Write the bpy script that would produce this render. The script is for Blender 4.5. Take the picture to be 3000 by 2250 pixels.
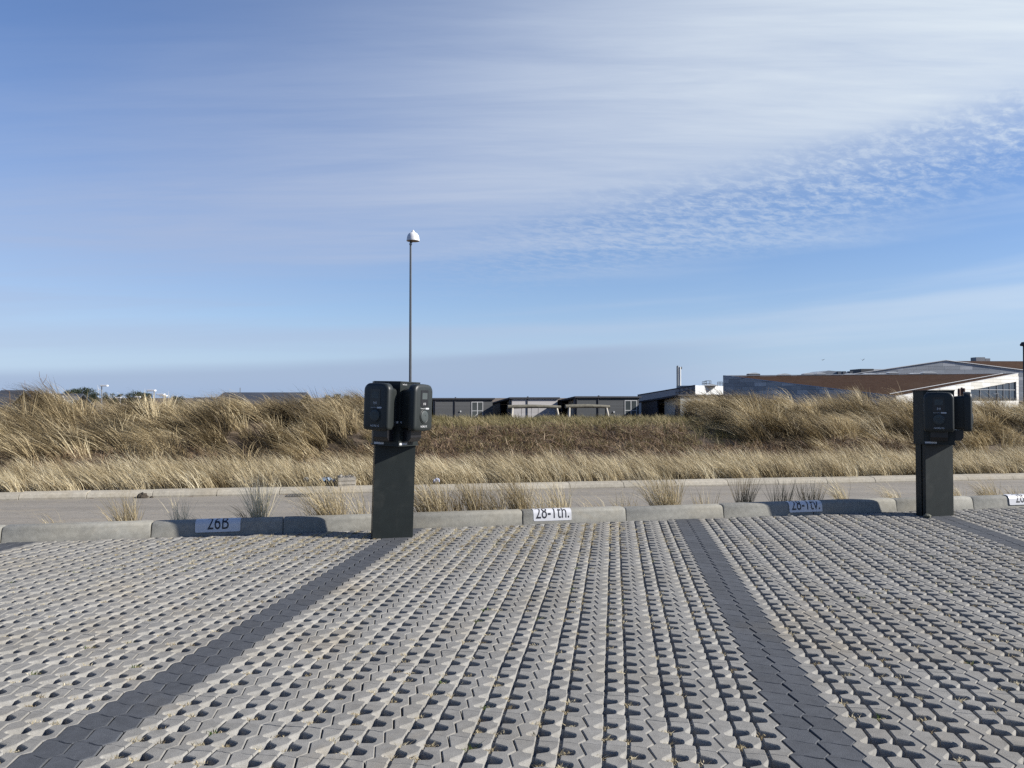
import bpy, bmesh, math, random
import numpy as np
from mathutils import Vector, Matrix

random.seed(7)
rng = np.random.default_rng(11)
for o in list(bpy.data.objects):
    bpy.data.objects.remove(o, do_unlink=True)
scene = bpy.context.scene
COL = scene.collection
R = math.radians

# ------------------------------------------------------------------ camera
H = 1.2                       # eye height above the paving
FPX = 2254.0                  # focal length in pixels of a 3000 px wide frame
cam_d = bpy.data.cameras.new('camera')
cam = bpy.data.objects.new('camera', cam_d)
COL.objects.link(cam)
cam_d.sensor_width = 36.0
cam_d.lens = 36.0 * FPX / 3000.0
cam_d.clip_start = 0.05
cam_d.clip_end = 12000
cam.location = (0, 0, H)
PITCH = math.atan(40.0 / FPX)
cam.rotation_euler = (math.pi / 2 + PITCH, 0, 0)
scene.camera = cam

# ------------------------------------------------------------------ sun and sky
SUN = Vector((1.0, -0.20, 0.585)).normalized()       # towards the sun
SUN_EL = math.asin(SUN.z)
SUN_AZ = math.atan2(SUN.x, SUN.y)                   # clockwise from +Y
sd = bpy.data.lights.new('sun', 'SUN')
sd.energy = 5.0
sd.angle = R(0.53)
sd.color = (1.0, 0.962, 0.90)
sun = bpy.data.objects.new('sun', sd)
COL.objects.link(sun)
sun.rotation_euler = (-SUN).to_track_quat('-Z', 'Y').to_euler()
sun.location = SUN * 50

world = bpy.data.worlds.new('World')
scene.world = world
world.use_nodes = True
WT = world.node_tree
WT.nodes.clear()


class NB:
    """tiny node-expression builder"""
    def __init__(s, tree):
        s.t = tree

    def n(s, kind, **kw):
        nd = s.t.nodes.new(kind)
        for k, v in kw.items():
            setattr(nd, k, v)
        return nd

    def put(s, sock, v):
        if isinstance(v, bpy.types.NodeSocket):
            s.t.links.new(v, sock)
        elif v is not None:
            sock.default_value = v

    def m(s, op, a, b=None, c=None, clamp=False):
        nd = s.n('ShaderNodeMath', operation=op, use_clamp=clamp)
        for i, v in enumerate((a, b, c)):
            if v is not None:
                s.put(nd.inputs[i], v)
        return nd.outputs[0]

    def sstep(s, lo, hi, x):
        nd = s.n('ShaderNodeMapRange', interpolation_type='SMOOTHSTEP')
        s.put(nd.inputs['Value'], x)
        nd.inputs['From Min'].default_value = lo
        nd.inputs['From Max'].default_value = hi
        return nd.outputs['Result']

    def comb(s, x, y, z=0.0):
        nd = s.n('ShaderNodeCombineXYZ')
        for i, v in enumerate((x, y, z)):
            s.put(nd.inputs[i], v)
        return nd.outputs[0]

    def noise(s, vec, scale, detail=3.0, rough=0.5, dist=0.0, out='Fac'):
        nd = s.n('ShaderNodeTexNoise')
        if vec is not None:
            s.t.links.new(vec, nd.inputs['Vector'])
        nd.inputs['Scale'].default_value = scale
        nd.inputs['Detail'].default_value = detail
        nd.inputs['Roughness'].default_value = rough
        nd.inputs['Distortion'].default_value = dist
        return nd.outputs[out]

    def mix(s, f, a, b, blend='MIX'):
        nd = s.n('ShaderNodeMix', data_type='RGBA', blend_type=blend)
        s.put(nd.inputs[0], f)
        s.put(nd.inputs[6], a if isinstance(a, bpy.types.NodeSocket) else (*a, 1))
        s.put(nd.inputs[7], b if isinstance(b, bpy.types.NodeSocket) else (*b, 1))
        return nd.outputs[2]

    def ramp(s, fac, stops):
        nd = s.n('ShaderNodeValToRGB')
        s.put(nd.inputs[0], fac)
        el = nd.color_ramp.elements
        while len(el) < len(stops):
            el.new(0.5)
        for e, (p, c) in zip(el, stops):
            e.position = p
            e.color = (*c, 1) if len(c) == 3 else c
        return nd.outputs[0]


SKY_STRENGTH = 0.052        # the exposure below lifts the whole picture by the same factor
SKY_K = 10.6


def build_sky():
    b = NB(WT)
    sky = b.n('ShaderNodeTexSky', sky_type='NISHITA', sun_disc=False)
    sky.sun_elevation = SUN_EL
    sky.sun_rotation = SUN_AZ
    sky.air_density = 1.0
    sky.dust_density = 0.3
    sky.ozone_density = 2.2
    tc = b.n('ShaderNodeTexCoord')
    sp = b.n('ShaderNodeSeparateXYZ')
    WT.links.new(tc.outputs['Generated'], sp.inputs[0])
    x, y, z = sp.outputs
    zc = b.m('ADD', b.m('MAXIMUM', z, 0.0), 0.09)
    u = b.m('DIVIDE', x, zc)
    w = b.m('DIVIDE', y, zc)
    plane = b.comb(u, w)
    # broad fibrous structure: long in x with a slant
    fib = b.comb(b.m('MULTIPLY', b.m('ADD', u, b.m('MULTIPLY', w, 0.35)), 0.22), w)
    n1 = b.noise(fib, 0.85, 5, 0.55, 0.4)
    n2 = b.noise(plane, 0.45, 3, 0.5, 0.6)
    edge = b.m('ADD', b.m('MULTIPLY', x, 0.15), 0.20)
    de = b.m('ADD', b.m('SUBTRACT', z, edge), b.m('MULTIPLY', b.m('SUBTRACT', n1, 0.5), 0.13))
    veil = b.sstep(-0.07, 0.075, de)
    # rippled lower margin of the cirrus sheet
    ripv = b.comb(b.m('ADD', b.m('MULTIPLY', u, 1.0), b.m('MULTIPLY', w, -0.55)), b.m('MULTIPLY', w, 1.0))
    nr = b.noise(ripv, 16.0, 6, 0.68, 0.3)
    band = b.m('MULTIPLY', b.sstep(-0.085, -0.02, de), b.m('SUBTRACT', 1.0, b.sstep(-0.005, 0.055, de)))
    band = b.m('MULTIPLY', band, b.sstep(-0.20, 0.12, x))
    rip = b.sstep(0.36, 0.68, b.m('ADD', nr, b.m('MULTIPLY', b.m('SUBTRACT', n1, 0.5), 0.35)))
    flecks = b.m('MULTIPLY', b.m('MULTIPLY', rip, band), 0.56)
    veil = b.m('MULTIPLY', veil, b.m('SUBTRACT', 1.0, b.m('MULTIPLY', band, 0.60)))
    veil = b.m('ADD', veil, flecks, clamp=True)
    h = b.m('SUBTRACT', b.m('MULTIPLY', z, 0.85), b.m('MULTIPLY', x, 0.45))
    h = b.m('ADD', h, b.m('MULTIPLY', b.m('SUBTRACT', n1, 0.5), 0.34))
    cf = b.m('SUBTRACT', 1.0, b.m('MULTIPLY', b.sstep(0.24, 0.66, h), 0.88))
    veil = b.m('MULTIPLY', veil, cf)
    dt = b.n('ShaderNodeVectorMath', operation='DOT_PRODUCT')
    WT.links.new(tc.outputs['Generated'], dt.inputs[0])
    dt.inputs[1].default_value = SUN
    fs0 = b.sstep(-0.2, 0.6, dt.outputs['Value'])
    # fine fibres drawn out along the wind, at two scales
    f2 = b.comb(b.m('MULTIPLY', b.m('ADD', u, b.m('MULTIPLY', w, 0.55)), 0.45), b.m('MULTIPLY', w, 2.6))
    nf = b.noise(f2, 1.6, 7, 0.62, 0.8)
    f3 = b.comb(b.m('MULTIPLY', b.m('ADD', u, b.m('MULTIPLY', w, 0.15)), 0.5), b.m('MULTIPLY', w, 3.4), 3.7)
    nf2 = b.noise(f3, 3.2, 6, 0.6, 0.5)
    fib2 = b.m('ADD', b.m('MULTIPLY', nf, 0.62), b.m('MULTIPLY', nf2, 0.38))
    amt = b.m('ADD', b.m('ADD', 0.51, b.m('MULTIPLY', fs0, 0.20)), b.m('ADD', b.m('MULTIPLY', n2, 0.40), b.m('MULTIPLY', b.m('SUBTRACT', fib2, 0.5), 0.95)))
    veil = b.m('MULTIPLY', veil, amt, clamp=True)
    veil = b.m('MULTIPLY', veil, b.sstep(-0.15, 0.60, y))  # unseen sky behind the eye kept clear, shaped to darken the shadows
    # long thin streaks lower down
    st = b.comb(b.m('MULTIPLY', x, 1.3), b.m('ADD', b.m('MULTIPLY', z, 19.0), b.m('MULTIPLY', x, -1.0)), y)
    ns = b.noise(st, 1.0, 4, 0.5, 0.3)
    streak = b.m('MULTIPLY', b.sstep(0.46, 0.72, ns), 0.42)
    streak = b.m('MULTIPLY', streak, b.m('SUBTRACT', 1.0, b.sstep(0.2, 0.36, z)))
    # low grey layer along the horizon
    e2 = b.m('ADD', b.m('ADD', 0.060, b.m('MULTIPLY', x, 0.05)), b.m('MULTIPLY', b.m('SUBTRACT', ns, 0.5), 0.034))
    low = b.sstep(-0.004, 0.012, b.m('SUBTRACT', e2, z))
    low = b.m('MULTIPLY', b.m('MULTIPLY', low, 0.60), b.m('SUBTRACT', 1.0, b.sstep(0.08, 0.36, x)))
    inv = b.m('MULTIPLY', b.m('SUBTRACT', 1.0, veil), b.m('SUBTRACT', 1.0, streak))
    dens = b.m('SUBTRACT', 1.0, inv, clamp=True)
    # clouds brighten towards the sun
    dt = b.n('ShaderNodeVectorMath', operation='DOT_PRODUCT')
    WT.links.new(tc.outputs['Generated'], dt.inputs[0])
    dt.inputs[1].default_value = SUN
    fs = b.sstep(-0.45, 0.70, dt.outputs['Value'])
    k = SKY_K
    ccol = b.mix(fs, (0.41 * k, 0.49 * k, 0.68 * k), (0.78 * k, 0.86 * k, 0.92 * k))
    lowc = (0.335 * k, 0.42 * k, 0.60 * k)
    # clear air of the photograph: deep blue aloft, paler near the horizon
    hs = b.n('ShaderNodeHueSaturation')
    hs.inputs['Saturation'].default_value = 1.2
    hs.inputs['Value'].default_value = 1.30
    WT.links.new(sky.outputs[0], hs.inputs['Color'])
    tint = b.mix(1.0, hs.outputs[0], (0.97, 0.92, 1.10), 'MULTIPLY')
    # thin pale air near the horizon
    hz = b.m('POWER', 2.718, b.m('MULTIPLY', b.m('MAXIMUM', z, 0.0), -9.0))
    tint = b.mix(b.m('MULTIPLY', hz, 0.92), tint, (0.36 * k, 0.55 * k, 0.83 * k))
    c = b.mix(dens, tint, ccol)
    c = b.mix(low, c, lowc)
    bg = b.n('ShaderNodeBackground')
    bg.inputs['Strength'].default_value = SKY_STRENGTH
    WT.links.new(c, bg.inputs['Color'])
    out = b.n('ShaderNodeOutputWorld')
    WT.links.new(bg.outputs[0], out.inputs[0])


build_sky()
vs = scene.view_settings
vs.view_transform = 'Standard'
vs.look = 'None'
vs.exposure = 0.88
scene.cycles.max_bounces = 5
scene.cycles.diffuse_bounces = 3
scene.cycles.glossy_bounces = 2
scene.cycles.transmission_bounces = 2
scene.cycles.transparent_max_bounces = 4
scene.cycles.caustics_reflective = False
scene.cycles.caustics_refractive = False
scene.cycles.use_denoising = False
vs.gamma = 1.0
vs.use_curve_mapping = False

# ------------------------------------------------------------------ helpers


def tag(o, label=None, cat=None, group=None, kind=None):
    if label:
        o['label'] = label
    if cat:
        o['category'] = cat
    if group:
        o['group'] = group
    if kind:
        o['kind'] = kind
    return o


def link(o, parent=None):
    COL.objects.link(o)
    if parent is not None:
        o.parent = parent
    return o


def empty(name, loc=(0, 0, 0), rz=0.0):
    o = bpy.data.objects.new(name, None)
    o.empty_display_size = 0.2
    o.location = loc
    o.rotation_euler = (0, 0, rz)
    return link(o)


def copy_tree(o, parent=None):
    c = o.copy()
    link(c, parent)
    for ch in o.children:
        copy_tree(ch, c)
    return c


class MB:
    def __init__(s):
        s.v, s.f = [], []

    def add(s, V, F, M=None):
        k = len(s.v)
        for p in V:
            p = Vector(p)
            s.v.append(tuple(M @ p if M is not None else p))
        for f in F:
            s.f.append(tuple(i + k for i in f))
        return s

    def box(s, a, b, M=None):
        (x0, y0, z0), (x1, y1, z1) = a, b
        V = [(x0, y0, z0), (x1, y0, z0), (x1, y1, z0), (x0, y1, z0),
             (x0, y0, z1), (x1, y0, z1), (x1, y1, z1), (x0, y1, z1)]
        F = [(0, 3, 2, 1), (4, 5, 6, 7), (0, 1, 5, 4), (1, 2, 6, 5), (2, 3, 7, 6), (3, 0, 4, 7)]
        return s.add(V, F, M)

    def prism(s, poly, z0, z1, M=None):
        """poly: ccw 2-D outline"""
        n = len(poly)
        V = [(p[0], p[1], z0) for p in poly] + [(p[0], p[1], z1) for p in poly]
        F = [tuple(range(n - 1, -1, -1)), tuple(range(n, 2 * n))]
        F += [(i, (i + 1) % n, n + (i + 1) % n, n + i) for i in range(n)]
        return s.add(V, F, M)

    def loft(s, rings, cap0=True, cap1=True, M=None):
        n = len(rings[0])
        V = [p for r in rings for p in r]
        F = []
        for j in range(len(rings) - 1):
            for i in range(n):
                F.append((j * n + i, j * n + (i + 1) % n, (j + 1) * n + (i + 1) % n, (j + 1) * n + i))
        if cap0:
            F.append(tuple(range(n - 1, -1, -1)))
        if cap1:
            F.append(tuple(range((len(rings) - 1) * n, len(rings) * n)))
        return s.add(V, F, M)

    def tube(s, pts, rad, n=6, M=None):
        pts = [Vector(p) for p in pts]
        if not hasattr(rad, '__len__'):
            rad = [rad] * len(pts)
        rings = []
        for i, p in enumerate(pts):
            d = (pts[min(i + 1, len(pts) - 1)] - pts[max(i - 1, 0)]).normalized()
            up = Vector((0, 0, 1)) if abs(d.z) < 0.9 else Vector((0, 1, 0))
            a = d.cross(up).normalized()
            c = a.cross(d)
            rings.append([tuple(p + (a * math.cos(t) + c * math.sin(t)) * rad[i])
                          for t in [2 * math.pi * k / n for k in range(n)]])
        return s.loft(rings, M=M)

    def lathe(s, prof, n=24, M=None, cap0=False, cap1=False):
        rings = [[(r * math.cos(2 * math.pi * k / n), r * math.sin(2 * math.pi * k / n), z) for k in range(n)]
                 for r, z in prof]
        return s.loft(rings, cap0, cap1, M)

    def build(s, name, mat, parent=None, smooth=None, bevel=0.0):
        me = bpy.data.meshes.new(name)
        me.from_pydata(s.v, [], s.f)
        me.update()
        bm = bmesh.new()
        bm.from_mesh(me)
        bmesh.ops.recalc_face_normals(bm, faces=bm.faces)
        if bevel > 0:
            es = [e for e in bm.edges if len(e.link_faces) == 2 and e.calc_face_angle(0) > 0.5]
            bmesh.ops.bevel(bm, geom=es, offset=bevel, segments=2, affect='EDGES', profile=0.7, clamp_overlap=True)
        bm.to_mesh(me)
        bm.free()
        if smooth:
            me.polygons.foreach_set('use_smooth', [True] * len(me.polygons))
            try:
                me.set_sharp_from_angle(angle=R(smooth))
            except Exception:
                pass
        me.materials.append(mat)
        o = bpy.data.objects.new(name, me)
        return link(o, parent)


def text_mesh(body, size):
    """flat lettering as (verts, faces) in the xy plane, centred on x, baseline y = 0"""
    cu = bpy.data.curves.new('tmp_text', 'FONT')
    cu.body = body
    cu.size = size
    cu.align_x = 'CENTER'
    cu.resolution_u = 4
    ob = bpy.data.objects.new('tmp_text', cu)
    COL.objects.link(ob)
    dg = bpy.context.evaluated_depsgraph_get()
    me = bpy.data.meshes.new_from_object(ob.evaluated_get(dg))
    V = [tuple(v.co) for v in me.vertices]
    F = [tuple(p.vertices) for p in me.polygons]
    bpy.data.objects.remove(ob)
    bpy.data.meshes.remove(me)
    bpy.data.curves.remove(cu)
    return V, F


def pix(px, py, d):
    """world point seen at pixel (3000x2250) at forward distance d (metres along +Y)"""
    cx = (px - 1500) / FPX
    cy = (1125 - py) / FPX
    fy = math.cos(PITCH) - cy * math.sin(PITCH)
    fz = math.sin(PITCH) + cy * math.cos(PITCH)
    k = d / fy
    return Vector((cx * k, d, H + fz * k))


# ------------------------------------------------------------------ materials
ALB = 0.83


def dim(c):
    return tuple(q * ALB for q in c)


def mat_new(name):
    m = bpy.data.materials.new(name)
    m.use_nodes = True
    t = m.node_tree
    p = t.nodes.get('Principled BSDF')
    return m, NB(t), p


def mat_simple(name, col, rough=0.6, var=0.12, scale=6.0, bump=0.0, bscale=60.0, metal=0.0, spec=0.5, rand=0.0,
               stain=None, coord='Object'):
    m, b, p = mat_new(name)
    tc = b.n('ShaderNodeTexCoord')
    v = tc.outputs[coord]
    col = dim(col)
    n = b.noise(v, scale, 5, 0.6)
    lo = tuple(max(0.0, c * (1 - var)) for c in col)
    hi = tuple(c * (1 + var) for c in col)
    c = b.mix(b.sstep(0.3, 0.7, n), lo, hi)
    if stain:
        ns = b.noise(v, stain[1], 4, 0.6, 0.5)
        c = b.mix(b.m('MULTIPLY', b.sstep(0.5, 0.72, ns), stain[2]), c, dim(stain[0]))
    if rand:
        oi = b.n('ShaderNodeObjectInfo')
        f = b.m('ADD', 1.0 - rand, b.m('MULTIPLY', oi.outputs['Random'], 2 * rand))
        c = b.mix(1.0, c, b.comb(f, f, f), 'MULTIPLY')
    b.put(p.inputs['Base Color'], c)
    p.inputs['Roughness'].default_value = rough
    p.inputs['Metallic'].default_value = metal
    p.inputs['Specular IOR Level'].default_value = spec
    if bump:
        bn = b.n('ShaderNodeBump')
        bn.inputs['Strength'].default_value = bump
        bn.inputs['Distance'].default_value = 0.004
        b.put(bn.inputs['Height'], b.noise(v, bscale, 4, 0.65))
        b.put(p.inputs['Normal'], bn.outputs[0])
    return m


def mat_concrete(name, base, speck=0.10, rand=0.06, warm=(0.5, 0.44, 0.34)):
    m, b, p = mat_new(name)
    g = b.n('ShaderNodeNewGeometry')
    v = g.outputs['Position']
    base = dim(base)
    n1 = b.noise(v, 1.7, 4, 0.6, 0.3)
    n2 = b.noise(v, 240.0, 3, 0.7)
    n3 = b.noise(v, 22.0, 5, 0.65)
    lo = tuple(c * 0.86 for c in base)
    hi = tuple(c * 1.10 for c in base)
    c = b.mix(b.sstep(0.3, 0.7, n3), lo, hi)
    c = b.mix(b.m('MULTIPLY', b.sstep(0.42, 0.75, n1), 0.30), c, tuple(q * w * 1.7 for q, w in zip(base, warm)))
    n6 = b.noise(v, 7.0, 6, 0.7, 0.8)
    c = b.mix(b.m('MULTIPLY', b.sstep(0.56, 0.74, n6), 0.30), c, tuple(q * 0.52 for q in base))
    f = b.m('ADD', 1.0 - speck, b.m('MULTIPLY', b.sstep(0.3, 0.7, n2), 2 * speck))
    c = b.mix(1.0, c, b.comb(f, f, f), 'MULTIPLY')
    # blown sand and old tyre dirt, in broad uneven patches
    n8 = b.noise(v, 0.8, 6, 0.68, 0.9)
    c = b.mix(b.m('MULTIPLY', b.sstep(0.54, 0.70, n8), 0.30), c, tuple(q * t for q, t in zip(base, (1.25, 1.06, 0.78))))
    n9 = b.noise(v, 1.3, 5, 0.7, 1.2)
    c = b.mix(b.m('MULTIPLY', b.sstep(0.56, 0.70, n9), 0.34), c, tuple(q * 0.60 for q in base))
    oi = b.n('ShaderNodeObjectInfo')
    f = b.m('ADD', 1.0 - rand, b.m('MULTIPLY', oi.outputs['Random'], 2 * rand))
    c = b.mix(1.0, c, b.comb(f, f, f), 'MULTIPLY')
    vo = b.n('ShaderNodeTexVoronoi')
    b.t.links.new(v, vo.inputs['Vector'])
    vo.inputs['Scale'].default_value = 60.0
    chips = b.sstep(0.09, 0.04, vo.outputs['Distance'])
    c = b.mix(b.m('MULTIPLY', chips, 0.35), c, tuple(min(1, q * 1.9) for q in base))
    b.put(p.inputs['Base Color'], c)
    p.inputs['Roughness'].default_value = 0.88
    p.inputs['Specular IOR Level'].default_value = 0.25
    bn = b.n('ShaderNodeBump')
    bn.inputs['Strength'].default_value = 0.45
    bn.inputs['Distance'].default_value = 0.003
    b.put(bn.inputs['Height'], b.m('ADD', n2, b.m('MULTIPLY', n3, 0.6)))
    b.put(p.inputs['Normal'], bn.outputs[0])
    return m


def mat_blade(name, stops, trans=0.25):
    m, b, p = mat_new(name)
    at = b.n('ShaderNodeAttribute', attribute_name='tint')
    c = b.ramp(at.outputs['Fac'], [(p_, dim(q_)) for p_, q_ in stops])
    b.put(p.inputs['Base Color'], c)
    p.inputs['Roughness'].default_value = 0.62
    p.inputs['Specular IOR Level'].default_value = 0.3
    tr = b.n('ShaderNodeBsdfTranslucent')
    b.put(tr.inputs['Color'], c)
    mx = b.n('ShaderNodeMixShader')
    mx.inputs[0].default_value = trans
    b.t.links.new(p.outputs[0], mx.inputs[1])
    b.t.links.new(tr.outputs[0], mx.inputs[2])
    b.t.links.new(mx.outputs[0], b.t.nodes['Material Output'].inputs[0])
    return m


def mat_ground():
    m, b, p = mat_new('dry_soil')
    g = b.n('ShaderNodeNewGeometry')
    v = g.outputs['Position']
    n = b.noise(v, 1.1, 6, 0.65)
    n2 = b.noise(v, 14.0, 5, 0.7)
    c = b.ramp(n, [(0.3, (0.055, 0.038, 0.024)), (0.55, (0.095, 0.068, 0.042)), (0.75, (0.16, 0.125, 0.08))])
    c = b.mix(b.m('MULTIPLY', b.sstep(0.4, 0.7, n2), 0.5), c, (0.07, 0.048, 0.03))
    b.put(p.inputs['Base Color'], c)
    p.inputs['Roughness'].default_value = 0.95
    bn = b.n('ShaderNodeBump')
    bn.inputs['Strength'].default_value = 0.8
    bn.inputs['Distance'].default_value = 0.03
    b.put(bn.inputs['Height'], n2)
    b.put(p.inputs['Normal'], bn.outputs[0])
    return m


def mat_asphalt():
    m, b, p = mat_new('pale_asphalt')
    g = b.n('ShaderNodeNewGeometry')
    v = g.outputs['Position']
    mp = b.n('ShaderNodeMapping')
    mp.inputs['Rotation'].default_value = (0, 0, R(-10))
    mp.inputs['Scale'].default_value = (0.25, 3.0, 1.0)
    b.t.links.new(v, mp.inputs['Vector'])
    n = b.noise(mp.outputs[0], 1.0, 5, 0.6)
    n2 = b.noise(v, 180.0, 3, 0.7)
    c = b.mix(b.sstep(0.3, 0.7, n), (0.160, 0.143, 0.118), (0.205, 0.184, 0.152))
    f = b.m('ADD', 0.82, b.m('MULTIPLY', n2, 0.36))
    c = b.mix(1.0, c, b.comb(f, f, f), 'MULTIPLY')
    n4 = b.noise(v, 2.2, 6, 0.7, 0.6)
    c = b.mix(b.m('MULTIPLY', b.sstep(0.52, 0.68, n4), 0.55), c, (0.25, 0.21, 0.15))
    n5 = b.noise(v, 5.0, 4, 0.6, 1.5)
    crack = b.sstep(0.012, 0.004, b.m('ABSOLUTE', b.m('SUBTRACT', n5, 0.5)))
    c = b.mix(b.m('MULTIPLY', crack, 0.5), c, (0.06, 0.055, 0.048))
    b.put(p.inputs['Base Color'], c)
    p.inputs['Roughness'].default_value = 0.9
    bn = b.n('ShaderNodeBump')
    bn.inputs['Strength'].default_value = 0.4
    bn.inputs['Distance'].default_value = 0.004
    b.put(bn.inputs['Height'], n2)
    b.put(p.inputs['Normal'], bn.outputs[0])
    return m


def mat_boards(name, col, pitch=0.17, depth=0.25):
    """horizontal board cladding too far away to tell its boards apart: relief by bump"""
    m, b, p = mat_new(name)
    col = dim(col)
    g = b.n('ShaderNodeNewGeometry')
    sp = b.n('ShaderNodeSeparateXYZ')
    b.t.links.new(g.outputs['Position'], sp.inputs[0])
    s = b.m('FRACT', b.m('DIVIDE', sp.outputs[2], pitch))
    gap = b.sstep(0.80, 0.94, s)
    idx = b.m('FLOOR', b.m('DIVIDE', sp.outputs[2], pitch))
    wn = b.n('ShaderNodeTexWhiteNoise', noise_dimensions='1D')
    b.put(wn.inputs['W'], idx)
    n = b.noise(g.outputs['Position'], 1.2, 4, 0.6)
    f = b.m('ADD', 0.84, b.m('ADD', b.m('MULTIPLY', wn.outputs['Value'], 0.18), b.m('MULTIPLY', n, 0.14)))
    c = b.mix(1.0, col, b.comb(f, f, f), 'MULTIPLY')
    c = b.mix(b.m('MULTIPLY', gap, 0.7), c, tuple(q * 0.25 for q in col))
    b.put(p.inputs['Base Color'], c)
    p.inputs['Roughness'].default_value = 0.75
    bn = b.n('ShaderNodeBump', invert=True)
    bn.inputs['Strength'].default_value = depth
    bn.inputs['Distance'].default_value = 0.02
    b.put(bn.inputs['Height'], gap)
    b.put(p.inputs['Normal'], bn.outputs[0])
    return m


M = {}
M['paver'] = mat_concrete('grey_concrete_paver', (0.232, 0.224, 0.206), rand=0.07)
M['paver_dark'] = mat_concrete('charcoal_concrete_paver', (0.072, 0.077, 0.086), speck=0.14, rand=0.10, warm=(0.55, 0.52, 0.5))
M['paver_side'] = mat_concrete('pale_paver_side', (0.32, 0.312, 0.292), rand=0.06)  # side faces are paler than the paver tops
M['dark_side'] = mat_concrete('pale_charcoal_side', (0.10, 0.105, 0.112), rand=0.06)  # side faces are paler than the charcoal tops
M['kerb'] = mat_concrete('kerb_concrete', (0.265, 0.257, 0.225), speck=0.06, rand=0.05)
M['kerb_far'] = mat_concrete('pale_kerb_concrete', (0.36, 0.33, 0.27), speck=0.07, rand=0.08)
M['sand'] = mat_simple('joint_soil', (0.055, 0.046, 0.036), 0.95, 0.3, 40, bump=0.6, bscale=220, stain=((0.15, 0.125, 0.09), 3.0, 0.5))
M['soil'] = mat_ground()
M['asphalt'] = mat_asphalt()
M['verge'] = mat_simple('sandy_verge', (0.30, 0.255, 0.19), 0.95, 0.3, 18, bump=0.8, bscale=90, stain=((0.16, 0.12, 0.075), 2.0, 0.8))
M['metal'] = mat_simple('dark_green_grey_powder_coat', (0.0155, 0.0195, 0.0188), 0.42, 0.10, 9, bump=0.08, bscale=500,
                        stain=((0.040, 0.042, 0.038), 5.0, 0.45), spec=0.3)
M['plastic'] = mat_simple('dark_grey_plastic', (0.019, 0.023, 0.0225), 0.42, 0.08, 12, stain=((0.032, 0.033, 0.032), 16, 0.2), spec=0.35)
M['black'] = mat_simple('black_plastic', (0.012, 0.012, 0.014), 0.3, 0.1, 15)
M['screen'] = mat_simple('grey_display', (0.07, 0.082, 0.082), 0.4, 0.05, 8, spec=0.2)
M['cover'] = mat_simple('grey_socket_cover', (0.060, 0.070, 0.069), 0.5, 0.05, 10, spec=0.2)
M['white'] = mat_simple('white_print', (0.62, 0.62, 0.62), 0.5, 0.04, 10)
M['sticker'] = mat_simple('worn_white_sticker', (0.55, 0.56, 0.57), 0.5, 0.08, 60)
M['greytext'] = mat_simple('grey_print', (0.42, 0.43, 0.44), 0.5, 0.05, 10)
M['plate'] = mat_simple('white_enamel_plate', (0.60, 0.60, 0.61), 0.35, 0.03, 7, stain=((0.5, 0.47, 0.42), 9, 0.25))
M['blacktext'] = mat_simple('black_lettering', (0.015, 0.015, 0.02), 0.5, 0.1, 10)
M['galv'] = mat_simple('galvanised_steel', (0.33, 0.34, 0.34), 0.42, 0.12, 6, metal=0.6)
M['lampwhite'] = mat_simple('white_lamp_paint', (0.72, 0.72, 0.72), 0.4, 0.05, 5, stain=((0.5, 0.48, 0.45), 8, 0.3))
M['opal'] = mat_simple('lamp_lens', (0.35, 0.30, 0.24), 0.4, 0.08, 5)

# ------------------------------------------------------------------ layout of the place
TH = math.atan(299 / FPX)                       # the bays run 7.6 degrees right of the view
UD = Vector((math.sin(TH), math.cos(TH), 0))    # along the bays, away from the eye
VD = Vector((math.cos(TH), -math.sin(TH), 0))   # across the bays
KA, KB = 7.28, 0.21                             # near kerb foot: Y = KA + KB X
FA, FB = 10.85, 0.169                           # far kerb foot
KANG = math.atan(KB)
FANG = math.atan(FB)
Z_ROAD = -0.10


def kerb_y(x):
    return KA + KB * x


def far_y(x):
    return FA + FB * x


def smooth01(t):
    t = np.clip(t, 0, 1)
    return t * t * (3 - 2 * t)


def vnoise(x, y, seed=0):
    """cheap smooth noise, about -1..1"""
    a = np.sin(x * 1.31 + seed * 1.7 + 0.8 * np.sin(y * 0.9 + seed))
    c = np.sin(y * 1.73 - seed * 2.3 + 0.9 * np.sin(x * 0.77 + 2.1 * seed))
    d = np.sin(x * 2.9 + y * 2.3 + seed * 0.6)
    return (a + c) * 0.38 + d * 0.24


def side_w(x):
    """1 on the tall dune humps left and right, 0 in the low middle stretch"""
    l = smooth01((-1.3 - x) / 1.5)
    r = smooth01((x - 3.7) / 1.5)
    return np.maximum(l, r)


def dune_z(x, y):
    x = np.asarray(x, float)
    y = np.asarray(y, float)
    s = y - (FA + FB * x)
    w = side_w(x)
    crest = 0.64 + 0.02 * w + 0.07 * np.exp(-((x + 3.6) / 1.6) ** 2) + 0.09 * np.exp(-((x - 6.2) / 1.8) ** 2)
    up = smooth01((s - 0.9) / 4.0)
    z = -0.05 + (crest + 0.05) * up
    z = z + w * up * (0.18 * vnoise(x * 1.25, y * 1.1, 3) + 0.14 * vnoise(x * 2.9, y * 2.5, 5))
    z = z + up * 0.03 * vnoise(x * 4, y * 4, 9)
    z = z - 2.6 * smooth01((s - 7.5) / 9.0)
    z = np.where(s < 0.05, Z_ROAD - 0.09, z)
    return z


# ------------------------------------------------------------------ ground
def expand(lo, hi, step, far_lo, far_hi):
    a = list(np.arange(lo, hi + 1e-6, step))
    d = step
    while a[-1] < far_hi:
        d *= 1.35
        a.append(min(a[-1] + d, far_hi))
    d = step
    while a[0] > far_lo:
        d *= 1.35
        a.insert(0, max(a[0] - d, far_lo))
    return np.array(a)


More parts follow.
